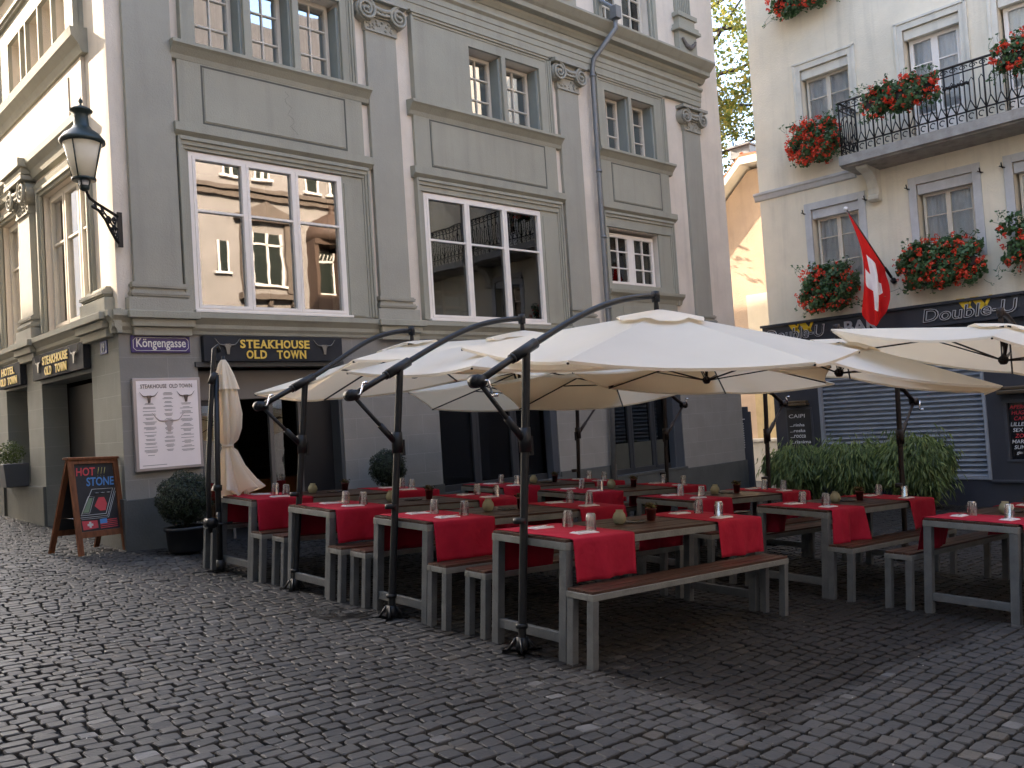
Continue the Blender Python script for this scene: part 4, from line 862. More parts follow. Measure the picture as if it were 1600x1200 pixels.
# ================================================================ BACKGROUND
YW = paint('peach_plaster', (.54, .40, .29), .85, .14, .8, .4, 20, streak=.1)
GB_ = tag(empty('gabled_house', (24, 14, 0)), 'peach plastered gable end of a house down the alley, in the sun', 'building')
def gp(mb, name, mat, bevel=0): o = mb.build(name, mat, GB_, bevel=bevel); o.location = (-24, -14, 0); return o
FG = Fr((24.0, 0, 0), (0, 1, 0), (-1, 0, 0))
mb = MB(); pts = [(11.0, -2), (17.2, -2), (17.2, 6.0), (14.2, 8.72), (13.6, 8.72), (11.0, 8.4)]; FG.poly(mb, pts, -8, 0); fixn(gp(mb, 'wall', YW))
mb = MB()
for a, b in (((17.5, 5.85), (14.2, 8.85)), ((14.2, 8.85), (13.5, 8.80)), ((13.5, 8.80), (10.8, 8.5))):
    FG.poly(mb, [(a[0], a[1]), (b[0], b[1]), (b[0], b[1] + .22), (a[0], a[1] + .22)], -8.2, .45)
fixn(gp(mb, 'verge_board', paint('white_verge', (.66, .62, .55), .7, .1)))
mb = MB()
for a, b in (((17.6, 6.1), (14.2, 9.09)), ((14.2, 9.09), (10.7, 8.75))):
    FG.poly(mb, [(a[0], a[1]), (b[0], b[1]), (b[0], b[1] + .09), (a[0], a[1] + .09)], -8.3, .38)
for k in range(24):
    t = k / 23; mb.lathe([(.06, 0), (.06, .02), (.04, .05)], FG.P(14.2 + 3.3 * t, 9.20 - 2.93 * t, .3), 6)
fixn(gp(mb, 'roof', paint('red_tile', (.36, .13, .07), .8, .25, 6, .4, 20)))
mb = MB(); FG.box(mb, 14.25, 14.95, 9.30, 9.62, -1.6, -.3); FG.box(mb, 14.2, 15.0, 9.62, 9.68, -1.7, -.2); gp(mb, 'chimney', ZINC, .01)
mb = MB(); FG.box(mb, 13.8, 14.55, 2.6, 4.9, -.02, .05); gp(mb, 'window_surround', paint('pale_stone', (.70, .62, .48), .8, .05), .01)
mb = MB(); FG.box(mb, 11.0, 17.2, -1.5, .4, 0, .35); FG.box(mb, 11.0, 17.2, .4, .5, 0, .4); gp(mb, 'base', paint('pale_stone_base', (.5, .47, .42), .8, .15), .02)
mb = MB(); FG.box(mb, 13.8, 14.5, .2, 2.2, 0.001, .06); gp(mb, 'door', paint('ochre_door', (.50, .38, .2), .6, .15), .01)
# tree behind the roofs
def tree(x, y, H, cr, n, label):
    o = empty('plane_tree', (x, y, G(x, y))); tag(o, label, 'tree')
    mb = MB(); tips = []
    trunk = [Vector((0, 0, -.3)), Vector((.1, .05, H * .3)), Vector((.0, .1, H * .6)), Vector((.15, 0, H * .85))]
    mb.tube(trunk, [.28, .22, .16, .06], 8)
    for k in range(34):
        a = random.uniform(0, 2 * PI); z0 = H * random.uniform(.50, .93); L = cr * random.uniform(.7, 1.05); b = Vector((.06, .06, z0)); el = random.uniform(-.15, .6)
        pts = [b]; p = b.copy(); d = Vector((math.cos(a), math.sin(a), el)).normalized()
        for s in range(5): p = p + d * L / 5; d = (d + Vector((random.gauss(0, .18), random.gauss(0, .18), random.gauss(0, .15)))).normalized(); pts.append(p.copy())
        mb.tube(pts, [.10, .085, .065, .045, .03, .012], 5)
        for q in pts[2:]:
            for _ in range(4):
                e = q + Vector((random.gauss(0, .7), random.gauss(0, .7), random.gauss(0, .6))); mb.tube([q, (q + e) / 2 + Vector((0, 0, .08)), e], [.02, .014, .006], 4); tips.append(e)
    mb.build('trunk', BARK, o)
    mb = MB()
    def pos(i):
        t = random.choice(tips); p = t + Vector((random.gauss(0, .30), random.gauss(0, .30), random.gauss(0, .24))); return p, (random.gauss(0, 1), random.gauss(0, 1), 1)
    leaves(n, pos, .058, mb); l = mb.build('crown', LEAFT, o); l['kind'] = 'stuff'
tree(27.6, 18.6, 18.5, 5.4, 42000, 'autumn tree with thinning yellow green leaves rising behind the alley roofs')
# house across the square, seen only as a reflection in the big windows
OH = tag(empty('reflected_house', (15, -6.5, 0)), 'sunlit pink house with a pedimented window, seen only mirrored in the first big window', 'building')
def op(mb, name, mat, bevel=0): o = fixn(mb.build(name, mat, OH, bevel=bevel)); o.location = (-15, 6.5, 0); return o
OPK = paint('rose_plaster', (.31, .275, .25), .85, .16, .9, .2, 20); STO = paint('brown_stone', (.15, .115, .09), .8, .2, 3); DGL = plain('dark_reflected_pane', (.02, .025, .02), .2)
mb = MB(); FO.box(mb, -8, 40, -2, 14.5, -.5, 0); op(mb, 'wall', OPK)
mb = MB(); FO.poly(mb, [(-8.3, 14.5), (40.3, 14.5), (38, 16.7), (-6, 16.7)], -.5, .3); FO.box(mb, 13.4, 14.8, 16.7, 18.0, -.4, .2); FO.box(mb, 17.6, 18.6, 16.7, 17.7, -.4, .2); op(mb, 'roof', paint('dark_slate', (.05, .045, .045), .7, .2, 3))
mb = MB(); FO.box(mb, -8, 40, 10.25, 10.40, 0, .25); FO.box(mb, -8, 40, 10.05, 10.2, 0, .15); FO.box(mb, -8, 40, 5.1, 5.3, 0, .2); op(mb, 'cornice', STO)
for (a, b, c, d) in ((13.65, 14.1, 7.35, 8.45), (14.95, 16.2, 7.0, 8.85), (14.0, 14.7, 10.8, 12.2), (15.2, 15.8, 10.8, 12.2), (17.3, 17.9, 10.6, 12.2), (18.3, 18.9, 10.6, 12.2), (20, 21.2, 7, 9), (23, 24.2, 7, 9), (10.2, 11.4, 7, 9), (7, 8.2, 7, 9), (3, 4.2, 7, 9), (9, 10, 10.8, 12.2), (5, 6, 10.8, 12.2), (21, 22, 10.8, 12.2), (25, 26, 10.8, 12.2)):
    mb = MB(); FO.box(mb, a, b, c, d, .002, .03); o = op(mb, 'window', DGL)
    mb = MB(); m_ = (a + b) / 2; FO.box(mb, a, a + .07, c, d, .03, .08); FO.box(mb, b - .07, b, c, d, .03, .08); (b - a > .6) and (FO.box(mb, m_ - .05, m_ + .05, c, d, .03, .08), FO.box(mb, a, b, d - .45, d - .38, .03, .08)); FO.box(mb, a - .1, b + .1, c - .08, c, .03, .14); mb.build('frame', WWHITE, o)
mb = MB(); FO.box(mb, 14.55, 14.85, 6.7, 9.3, 0, .12); FO.box(mb, 16.3, 16.6, 6.7, 9.3, 0, .12); FO.box(mb, 14.3, 16.85, 9.25, 9.42, 0, .25); FO.poly(mb, [(14.3, 9.42), (16.85, 9.42), (15.57, 10.0)], 0, .16); FO.box(mb, 14.4, 16.75, 6.45, 6.62, 0, .3)
for x in (14.6, 15.5, 16.4): FO.box(mb, x, x + .14, 6.15, 6.45, 0, .2)
op(mb, 'pediment', STO)
mb = MB(); FO.box(mb, 17.2, 19.4, 3.6, 6.6, 0, .7); FO.box(mb, 17.2, 19.4, 8.5, 8.7, 0, .75); FO.box(mb, 17.2, 17.35, 6.6, 8.5, 0, .7); FO.box(mb, 18.2, 18.4, 6.6, 8.5, 0, .7); FO.box(mb, 19.25, 19.4, 6.6, 8.5, 0, .7)
mb.lathe([(1.15, 8.7), (1.1, 9.1), (.8, 9.5), (.35, 9.75), (.1, 9.85), (.08, 10.0), (.14, 10.1), (.02, 10.25)], FO.P(18.3, 0, .1), 16); op(mb, 'oriel', paint('brown_wood', (.10, .06, .04), .7, .2))
mb = MB(); FO.box(mb, 17.4, 18.15, 6.7, 8.3, .3, .35); FO.box(mb, 18.45, 19.2, 6.7, 8.3, .3, .35); op(mb, 'oriel_window', DGL)
mb = MB()
for a in (17.4, 18.45):
    FO.box(mb, a, a + .06, 6.7, 8.3, .36, .40); FO.box(mb, a + .69, a + .75, 6.7, 8.3, .36, .40); FO.box(mb, a, a + .75, 7.9, 7.97, .36, .40); FO.box(mb, a, a + .75, 6.64, 6.7, .36, .44)
    for k in range(4): mb.tube([FO.P(a + .1 + k * .15, 7.97, .38), FO.P(a + .2 + k * .15, 8.2, .38)], .02, 4)
op(mb, 'oriel_frame', WWHITE)
# houses on the west side of the lane: outside the picture, they shade the square
WH = tag(empty('lane_house', (-3, 10, 0)), 'plain tall house across the lane, outside the picture, shading the square', 'building')
mb = MB(); mb.box(-9, -3, -2, 31, -2, 19.0); mb.build('wall', WALLR, WH).location = (3, -10, 0)
mb = MB(); mb.box(-9.2, -2.8, -2.2, 31.2, 19.0, 19.3); mb.build('roof', STO, WH).location = (3, -10, 0)
for y in range(1, 20, 3):
    for z in (1.2, 4.6, 8.0, 11.4):
        mb = MB(); mb.box(-3.0, -2.95, y, y + 1.1, z, z + 1.7); o = mb.build('window', DGL, WH); o.location = (3, -10, 0)
        mb = MB(); mb.box(-2.97, -2.90, y - .06, y, z - .06, z + 1.76); mb.box(-2.97, -2.90, y + 1.1, y + 1.16, z - .06, z + 1.76); mb.box(-2.97, -2.9, y, y + 1.1, z + 1.7, z + 1.76); mb.box(-2.97, -2.85, y - .1, y + 1.2, z - .12, z - .06); mb.build('frame', WWHITE, o)
WH2 = tag(empty('lower_lane_house', (-3, 30, 0)), 'lower house further up the lane, outside the picture', 'building')
mb = MB(); mb.box(-9, -3, 31.3, 60, -2, 14.8); mb.build('wall', PINK, WH2).location = (3, -30, 0)
mb = MB(); mb.box(-9.2, -2.9, 31.3, 60.2, 14.8, 15.0); mb.build('roof', STO, WH2).location = (3, -30, 0)
# ================================================================ GROUND
GRT = paint('joint_dirt', (.024, .023, .022), .9, .3, 6, .3, 80)
mb = MB(); vs = []
for x, y in ((-90, -90), (120, -90), (120, 120), (-90, 120)): vs.append((x, y, G(x, y) - .040))
mb.add(vs, [(0, 1, 2, 3)]); tag(mb.build('ground', GRT), kind='structure')
def cobbles():
    """individually shaped setts: rows parallel to the corner building, each stone an uneven rounded block"""
    rng = np.random.RandomState(3)
    V = []; F = []; nv = 0; rowy = -0.6; row = 0
    ring_t = np.linspace(0, 2 * PI, 9)[:-1] + PI / 8
    sq = np.stack([np.sign(np.cos(ring_t)) * np.abs(np.cos(ring_t)) ** .30, np.sign(np.sin(ring_t)) * np.abs(np.sin(ring_t)) ** .30], 1)
    faces0 = []
    for k in range(8): faces0.append((k, (k + 1) % 8, 8 + (k + 1) % 8, 8 + k)); faces0.append((8 + k, 8 + (k + 1) % 8, 16 + (k + 1) % 8, 16 + k))
    faces0.append(tuple(range(16, 24))); 
    allV = []; 
    cs = []
    while rowy < 19.5:
        h = rng.uniform(.080, .102); x = -1.8 + rng.uniform(0, .1)
        xmax = min(19.0, 19.0)
        while x < xmax:
            L = rng.uniform(.088, .140); cx, cy = x + L / 2, rowy + h / 2; x += L
            if cy > 11.3 and 4.1 < cx < 17.6: continue
            # keep what the camera, or one a step to the side, can see
            az = math.degrees(math.atan2(cy, cx))
            if not (-6 < az < 92): continue
            cs.append((cx, cy, L, h))
        rowy += h; row += 1
    cs = np.array(cs); n = len(cs)
    wav = .03 * np.sin(cs[:, 0] * 1.3) + .02 * np.sin(cs[:, 0] * 3.1 + cs[:, 1])
    cx = cs[:, 0] + rng.normal(0, .004, n) + .015 * np.sin(cs[:, 1] * 2.3); cy = cs[:, 1] + wav + rng.normal(0, .003, n)
    ang = rng.normal(0, .05, n) + .03 * np.cos(cs[:, 0] * 1.3); gap = rng.uniform(.0018, .0048, n)
    hx = cs[:, 2] / 2 - gap; hy = cs[:, 3] / 2 - gap
    base = sq[None, :, :] * np.stack([hx, hy], 1)[:, None, :] * (1 + rng.normal(0, .045, (n, 8, 1)))
    hz = rng.normal(0, .0022, n); tx = rng.normal(0, .022, n); ty = rng.normal(0, .022, n)
    rings = []
    for sc, dz in ((1.0, -.045), (.955, -.0045), (.86, .0)):
        p = base * sc; z = dz + hz[:, None] + p[:, :, 0] * tx[:, None] + p[:, :, 1] * ty[:, None] + (rng.normal(0, .0012, (n, 8)) if dz > -.02 else 0)
        c, s = np.cos(ang)[:, None], np.sin(ang)[:, None]
        X = cx[:, None] + p[:, :, 0] * c - p[:, :, 1] * s; Y = cy[:, None] + p[:, :, 0] * s + p[:, :, 1] * c
        und = .010 * np.sin(X * .9 + 1) * np.sin(Y * .7) + .006 * np.sin(X * 2.3 + Y * 1.7)
        rings.append(np.stack([X, Y, GA * X + GB * Y + GC + z + und - .006], 2))
    P = np.concatenate(rings, 1).reshape(-1, 3)
    me = bpy.data.meshes.new('cobblestones')
    nf = len(faces0); loops = np.concatenate([np.array(f) for f in faces0]); tot = np.array([len(f) for f in faces0])
    me.vertices.add(len(P)); me.vertices.foreach_set('co', P.astype(np.float32).ravel())
    L_ = (loops[None, :] + (np.arange(n) * 24)[:, None]).ravel(); T = np.tile(tot, n); S = np.concatenate([[0], np.cumsum(T)[:-1]])
    me.loops.add(len(L_)); me.loops.foreach_set('vertex_index', L_.astype(np.int32))
    me.polygons.add(len(T)); me.polygons.foreach_set('loop_start', S.astype(np.int32)); me.polygons.foreach_set('loop_total', T.astype(np.int32))
    me.update(calc_edges=True); me.validate()
    me.polygons.foreach_set('use_smooth', [False] * len(me.polygons))
    # stone colour: random per stone, plus worn and darker patches of the square
    m, nn, b = newmat('cobblestone'); N = nn.nodes; Lk = nn.links
    g = N.new('ShaderNodeNewGeometry'); ra = N.new('ShaderNodeValToRGB'); Lk.new(g.outputs['Random Per Island'], ra.inputs[0])
    e = ra.color_ramp.elements; e[0].position = 0; e[0].color = (.033, .0325, .032, 1); e[1].position = 1; e[1].color = (.060, .058, .056, 1)
    for p_, c_ in ((.5, (.039, .038, .037, 1)), (.93, (.047, .045, .043, 1)), (.975, (.064, .056, .046, 1)), (.99, (.12, .118, .115, 1))): el = e.new(p_); el.color = c_
    tc = N.new('ShaderNodeTexCoord'); no = N.new('ShaderNodeTexNoise'); no.inputs['Scale'].default_value = .8; no.inputs['Detail'].default_value = 6; Lk.new(tc.outputs['Object'], no.inputs['Vector'])
    n2 = N.new('ShaderNodeTexNoise'); n2.inputs['Scale'].default_value = 60; n2.inputs['Detail'].default_value = 6; Lk.new(tc.outputs['Object'], n2.inputs['Vector'])
    mr = N.new('ShaderNodeMapRange'); mr.inputs['From Min'].default_value = .35; mr.inputs['From Max'].default_value = .65; mr.inputs['To Min'].default_value = .70; mr.inputs['To Max'].default_value = 1.18; Lk.new(no.outputs[0], mr.inputs[0])
    mr2 = N.new('ShaderNodeMapRange'); mr2.inputs['From Min'].default_value = .3; mr2.inputs['From Max'].default_value = .7; mr2.inputs['To Min'].default_value = .8; mr2.inputs['To Max'].default_value = 1.2; Lk.new(n2.outputs[0], mr2.inputs[0])
    mu = N.new('ShaderNodeMath'); mu.operation = 'MULTIPLY'; Lk.new(mr.outputs[0], mu.inputs[0]); Lk.new(mr2.outputs[0], mu.inputs[1])
    # darker, browner ground under the tables, with a wandering edge
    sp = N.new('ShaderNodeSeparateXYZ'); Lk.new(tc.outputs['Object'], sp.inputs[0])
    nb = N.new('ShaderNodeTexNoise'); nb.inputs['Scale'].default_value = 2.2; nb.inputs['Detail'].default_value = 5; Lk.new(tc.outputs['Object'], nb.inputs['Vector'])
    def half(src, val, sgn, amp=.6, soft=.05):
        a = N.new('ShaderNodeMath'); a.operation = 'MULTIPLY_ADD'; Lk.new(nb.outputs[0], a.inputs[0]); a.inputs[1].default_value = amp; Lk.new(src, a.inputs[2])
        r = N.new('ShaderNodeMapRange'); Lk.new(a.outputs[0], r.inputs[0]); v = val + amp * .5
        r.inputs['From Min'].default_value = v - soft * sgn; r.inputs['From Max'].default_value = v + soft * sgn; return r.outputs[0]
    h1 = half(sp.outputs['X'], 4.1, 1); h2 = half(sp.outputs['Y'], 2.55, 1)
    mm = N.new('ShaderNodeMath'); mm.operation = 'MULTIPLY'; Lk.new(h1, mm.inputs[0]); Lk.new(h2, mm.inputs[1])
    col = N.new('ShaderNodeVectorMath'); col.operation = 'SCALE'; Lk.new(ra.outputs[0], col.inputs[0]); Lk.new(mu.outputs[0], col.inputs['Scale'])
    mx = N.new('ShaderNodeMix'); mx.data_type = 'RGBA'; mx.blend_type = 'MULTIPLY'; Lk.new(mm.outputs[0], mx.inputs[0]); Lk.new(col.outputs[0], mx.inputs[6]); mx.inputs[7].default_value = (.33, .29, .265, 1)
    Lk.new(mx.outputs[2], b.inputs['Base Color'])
    rr = N.new('ShaderNodeMapRange'); b.inputs['Specular IOR Level'].default_value = .35; rr.inputs['To Min'].default_value = .5; rr.inputs['To Max'].default_value = .75; Lk.new(n2.outputs[0], rr.inputs[0]); Lk.new(rr.outputs[0], b.inputs['Roughness'])
    bp = N.new('ShaderNodeBump'); bp.inputs['Strength'].default_value = .6; bp.inputs['Distance'].default_value = .004; Lk.new(n2.outputs[0], bp.inputs['Height']); Lk.new(bp.outputs[0], b.inputs['Normal'])
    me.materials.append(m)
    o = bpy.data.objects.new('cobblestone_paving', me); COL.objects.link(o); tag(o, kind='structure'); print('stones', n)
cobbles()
# round iron drain cover beside the tables
dz_ = G(3.93, 6.28); o = empty('drain_cover', (3.93, 6.28, dz_)); o.rotation_mode = 'QUATERNION'; o.rotation_quaternion = TILT; tag(o, 'round ribbed iron drain cover set in the cobbles beside the front-row tables', 'drain cover')
mb = MB(); mb.lathe([(.0, -.02), (.30, -.02), (.30, .006), (.275, .008), (.27, .0), (.0, .0)], n=40, smooth=False)
for r in (.06, .11, .16, .21, .25): mb.lathe([(r, 0), (r, .008), (r + .02, .008), (r + .02, .0)], n=40, smooth=False)
mb.build('grate', plain('cast_iron', (.03, .028, .027), .45, .6), o)
# litter between the stones
mb = MB(); rng = random.Random(5)
for k in range(900):
    x = rng.uniform(1.2, 8); y = rng.uniform(1.2, 10); a = rng.uniform(0, PI); s = rng.uniform(.004, .014); z = G(x, y) + .004; d = Vector((math.cos(a), math.sin(a), 0)) * s; e = Vector((-d.y, d.x, 0)) * rng.uniform(.15, .5); p = Vector((x, y, z))
    mb.add([p - d, p + e + Z3 * .003, p + d, p - e], [(0, 1, 2, 3)])
tag(mb.build('litter', plain('dry_litter', (.30, .28, .24), .8)), kind='stuff')
# ================================================================ TABLES AND BENCHES (origin: middle of the footprint on the ground, long side along x)
def beam(name, x0, x1, y0, y1, z0, z1, mat, par, bev=.004):
    mb = MB(); cx, cy, cz = (x0 + x1) / 2, (y0 + y1) / 2, (z0 + z1) / 2; mb.box(x0 - cx, x1 - cx, y0 - cy, y1 - cy, z0 - cz, z1 - cz); o = mb.build(name, mat, par, bevel=bev); o.location = (cx, cy, cz); return o
def trestle(name, L, W, H, leg, rim, wood, nplank, stretch):
    t = empty(name)
    mb = MB(); x, y = L / 2, W / 2
    mb.box(-x, x, -y, -y + .045, H - rim, H - .012); mb.box(-x, x, y - .045, y, H - rim, H - .012); mb.box(-x, -x + .045, -y + .045, y - .045, H - rim, H - .012); mb.box(x - .045, x, -y + .045, y - .045, H - rim, H - .012)
    mb.build('top_frame', TGREY, t, bevel=.004)
    mb = MB(); w_ = (W - .012) / nplank
    for k in range(nplank):
        a = -y + .006 + k * w_; mb.box(-x + .004, x - .004, a + .0025, a + w_ - .0025, H - .022, H + .006 + .0012 * (k % 2))
    mb.build('plank_top', wood, t, bevel=.003)
    for sx in (-1, 1):
        for sy in (-1, 1):
            a = sx * (x - leg / 2 - .004); b = sy * (y - leg / 2 - .002); beam('leg', a - leg / 2, a + leg / 2, b - leg / 2, b + leg / 2, -.02, H - rim, TLEG, t)
    if stretch:
        for sx in (-1, 1):
            a = sx * (x - leg / 2 - .004); beam('stretcher', a - .02, a + .02, -y + leg, y - leg, .10, .165, TLEG, t)
    return t
T0 = trestle('trestle_table', 2.38, .73, .775, .066, .062, WOODT, 7, True)
B0 = trestle('bench', 2.42, .235, .472, .056, .055, WOODB, 3, False)
ORD = ('first', 'second', 'third', 'fourth', 'fifth')
TABLES = [('A', 0, 5.36, 4.43), ('A', 1, 5.32, 5.86), ('A', 2, 5.28, 7.20), ('A', 3, 5.26, 8.62), ('B', 0, 8.72, 2.76), ('B', 1, 8.70, 4.32), ('B', 2, 8.62, 5.73), ('B', 3, 8.50, 7.12), ('B', 4, 8.40, 8.40)]
def tname(r, i): return '%s front-row table' % ORD[i] if r == 'A' else '%s back-row table from right' % ORD[i]
def place(o, x, y, h=0, rz=0):
    p, q = site(x, y, h, rz); o.rotation_mode = 'QUATERNION'; o.location = p; o.rotation_quaternion = q; return o
used = set()
def inst(src, first, *a, **k):
    o = src if id(src) not in used else copy_tree(src); used.add(id(src)); return place(o, *a, **k)
# ---- cloth runner hanging over both sides of a table
def runner(width, seed):
    rr = random.Random(seed); mb = MB(); hw = width / 2; y = .73 / 2 + .006; H = .775 + .0095; drop = rr.uniform(.27, .31); d2 = rr.uniform(.25, .31); sk = rr.uniform(-.02, .02)
    prof = []
    for k in range(10): prof.append((-y - .012 - .012 * (1 - k / 9), H - .01 - drop * (1 - k / 9), -1))
    prof += [(-y - .004, H - .002, -.3), (-y + .012, H, 0)]
    for k in range(1, 14): prof.append((-y + .012 + (2 * y - .024) * k / 14, H, 0))
    prof += [(y - .012, H, 0), (y + .004, H - .002, .3)]
    for k in range(10): prof.append((y + .012 + .012 * k / 9, H - .01 - d2 * k / 9, 1))
    nx = 26; vs = []
    ph = rr.uniform(0, 6); am = rr.uniform(.012, .032)
    for (py, pz, s) in prof:
        for i in range(nx + 1):
            t = -1 + 2 * i / nx; dn = max(0, (H - pz) / .3)
            fold = dn * (am * math.sin(t * 4.5 + ph) + .4 * am * math.sin(t * 11 + ph)); edge = dn * .03 * (t ** 3)
            vs.append((t * hw * (1 - .03 * dn) + sk * s * dn, py + (fold + abs(edge)) * (1 if s > 0 else -1) * (1 if s else 0), pz + .0008 * math.sin(t * 9 + py * 20)))
    m = nx + 1; mb.add(vs, [(j * m + i, j * m + i + 1, (j + 1) * m + i + 1, (j + 1) * m + i) for j in range(len(prof) - 1) for i in range(nx)], 0, True)
    o = mb.build('table_runner', RUNNER); s = o.modifiers.new('s', 'SOLIDIFY'); s.thickness = .0025; s.offset = 1; return o
# ---- things on the tables
GLS = newmat('tumbler_glass')[0]; _b = GLS.node_tree.nodes['Principled BSDF']; _b.inputs['Roughness'].default_value = .02; _b.inputs['IOR'].default_value = 1.45
_N = GLS.node_tree.nodes; _t = _N.new('ShaderNodeBsdfTransparent'); _t.inputs[0].default_value = (.93, .94, .93, 1); _g = _N.new('ShaderNodeBsdfGlossy'); _g.inputs['Roughness'].default_value = .03
_lw = _N.new('ShaderNodeLayerWeight'); _lw.inputs[0].default_value = .35; _mr = _N.new('ShaderNodeMapRange'); _mr.inputs['To Min'].default_value = .12; _mr.inputs['To Max'].default_value = .95
_mx = _N.new('ShaderNodeMixShader'); _l = GLS.node_tree.links; _l.new(_lw.outputs['Facing'], _mr.inputs[0]); _l.new(_mr.outputs[0], _mx.inputs[0]); _l.new(_t.outputs[0], _mx.inputs[1]); _l.new(_g.outputs[0], _mx.inputs[2]); _l.new(_mx.outputs[0], _N['Material Output'].inputs[0])
mb = MB(); mb.lathe([(.041, .0), (.0425, .002), (.036, .060), (.031, .116), (.027, .122), (.0, .122), (.0, .106), (.026, .104), (.033, .058), (.039, .002)], n=12, smooth=False)
mb.lathe([(.0, .107), (.024, .107), (.026, .113), (.024, .119), (.0, .119)], n=9, smooth=False)
for k in range(10):
    a = 2 * PI * k / 10; mb.tube([(.037 * math.cos(a), .037 * math.sin(a), .045), (.031 * math.cos(a), .031 * math.sin(a), .112)], .003, 3)
GLASS0 = mb.build('water_glass', GLS)
mb = MB(); mb.box(-.10, .10, -.05, .05, .0, .004); mb.box(-.095, .098, -.046, .043, .004, .008); mb.box(-.09, .07, -.043, .036, .008, .012); NAP0 = mb.build('napkin', NAPK, None, bevel=.002)
mb = MB(); mb.obox((0, 0, .0015), (.10, .008, .003)); mb.obox((.072, 0, .0015), (.05, .016, .002)); 
for k in range(4): mb.obox((.115, -.0065 + k * .0043, .0015), (.045, .0022, .002))
FORK0 = mb.build('fork', CHROME, None, bevel=.0008)
mb = MB(); mb.obox((0, 0, .002), (.10, .010, .004)); mb.obox((.10, .001, .0018), (.11, .017, .002)); KNIFE0 = mb.build('knife', CHROME, None, bevel=.0008)
CAN0 = empty('candle_jar')
mb = MB(); mb.lathe([(.0, 0), (.030, 0), (.038, .006), (.052, .035), (.053, .05), (.045, .075), (.030, .095), (.027, .102), (.031, .108), (.029, .108), (.025, .101), (.040, .072), (.049, .05), (.047, .03), (.0, .008)], n=24)
mb.build('jar', cloth('milky_candle_glass', (.46, .44, .30), .45, .25, 0, .04, 20), CAN0)
mb = MB(); mb.lathe([(.0, .012), (.018, .012), (.018, .04), (0, .04)], n=12); mb.build('candle', plain('wax', (.7, .66, .5), .5), CAN0)
POT0 = empty('table_pot')
mb = MB(); mb.lathe([(.0, 0), (.031, 0), (.041, .085), (.044, .085), (.044, .095), (.038, .095), (.036, .08), (0, .078)], n=20); mb.build('pot', plain('dark_red_pot', (.10, .012, .012), .4), POT0)
mb = MB(); leaves(110, lambda i: ((random.gauss(0, .022), random.gauss(0, .022), .10 + random.uniform(0, .035)), (0, 0, 1)), .011, mb); l = mb.build('plant', leafmat('dry_orange_leaf', (.10, .04, .015), (.06, .08, .02), .2), POT0); l['kind'] = 'stuff'
TRAY0 = None
mb = MB(); mb.lathe([(0, 0), (.075, 0), (.085, .008), (.088, .008), (.078, -.0), (.0, -.001)], n=24); mb.v = [(x * 1.25, y * .8, z + .002) for x, y, z in mb.v]; TRAY0 = mb.build('tray', plain('dark_metal_tray', (.06, .055, .05), .25, .8))
HT = .775 + .0075
rs = random.Random(11)
for (r, i, cx, cy) in TABLES:
    nm = tname(r, i)
    t = inst(T0, 0, cx, cy); tag(t, {('A', 0): 'grey framed plank table nearest the camera, its long red-draped side facing us', }.get((r, i), 'grey framed plank table, the %s' % nm.replace(' table', '')), 'table', 'tables set out in two rows')
    L_ = 'brown plank bench on the %s side of the %s'
    for sy in (-1, 1):
        b = inst(B0, 0, cx + rs.uniform(-.02, .03) + .0, cy + sy * (.365 + (.122 if sy < 0 else .18) + rs.uniform(-.01, .03))); tag(b, L_ % ('right' if sy < 0 else 'left', nm), 'bench', 'benches along the tables')
    for e in (-1, 1):
        xr = cx + e * .82 if e < 0 else cx + .86
        ru = runner(.64, i * 7 + e + (50 if r == 'B' else 0)); place(ru, xr, cy); tag(ru, 'red cloth runner over the %s end of the %s' % ('near' if e < 0 else 'far', nm), 'table runner', 'red table runners')
        for sy in (-1, 1):
            seat = '%s %s seat of the %s' % ('near' if e < 0 else 'far', 'right' if sy < 0 else 'left', nm)
            jx, jy = rs.uniform(-.03, .03), rs.uniform(-.02, .02); ny = cy + sy * .20 + jy; nx_ = xr + jx
            n = inst(NAP0, 0, nx_, ny, HT + .003, rs.uniform(-.12, .12)); tag(n, 'white napkin at the ' + seat, 'napkin', 'white napkins')
            f = inst(FORK0, 0, nx_ - .03, ny - .012, HT + .0145, rs.uniform(-.2, .2)); tag(f, 'steel fork at the ' + seat, 'fork', 'forks on the napkins')
            k = inst(KNIFE0, 0, nx_ - .03, ny + .018, HT + .0145, rs.uniform(-.2, .2)); tag(k, 'steel knife at the ' + seat, 'knife', 'knives on the napkins')
            g = inst(GLASS0, 0, xr + .14 + rs.uniform(-.05, .05), cy + sy * (.13 + rs.uniform(-.03, .03)), HT + .0025, rs.uniform(0, 3)); tag(g, 'upturned tumbler by the ' + seat, 'water glass', 'water glasses')
    c = inst(CAN0, 0, cx - .22 + rs.uniform(-.05, .05), cy + .03, HT + .001); tag(c, 'round milky candle jar on the ' + nm, 'candle jar', 'candle jars')
    tr = inst(TRAY0, 0, cx + .02, cy + .03, HT); tag(tr, 'small oval dark tray on the ' + nm, 'tray', 'small trays')
    p = inst(POT0, 0, cx + .20 + rs.uniform(-.04, .04), cy + rs.uniform(-.04, .06), HT + .001); tag(p, 'little dark red pot with a dry plant on the ' + nm, 'plant pot', 'little pots')
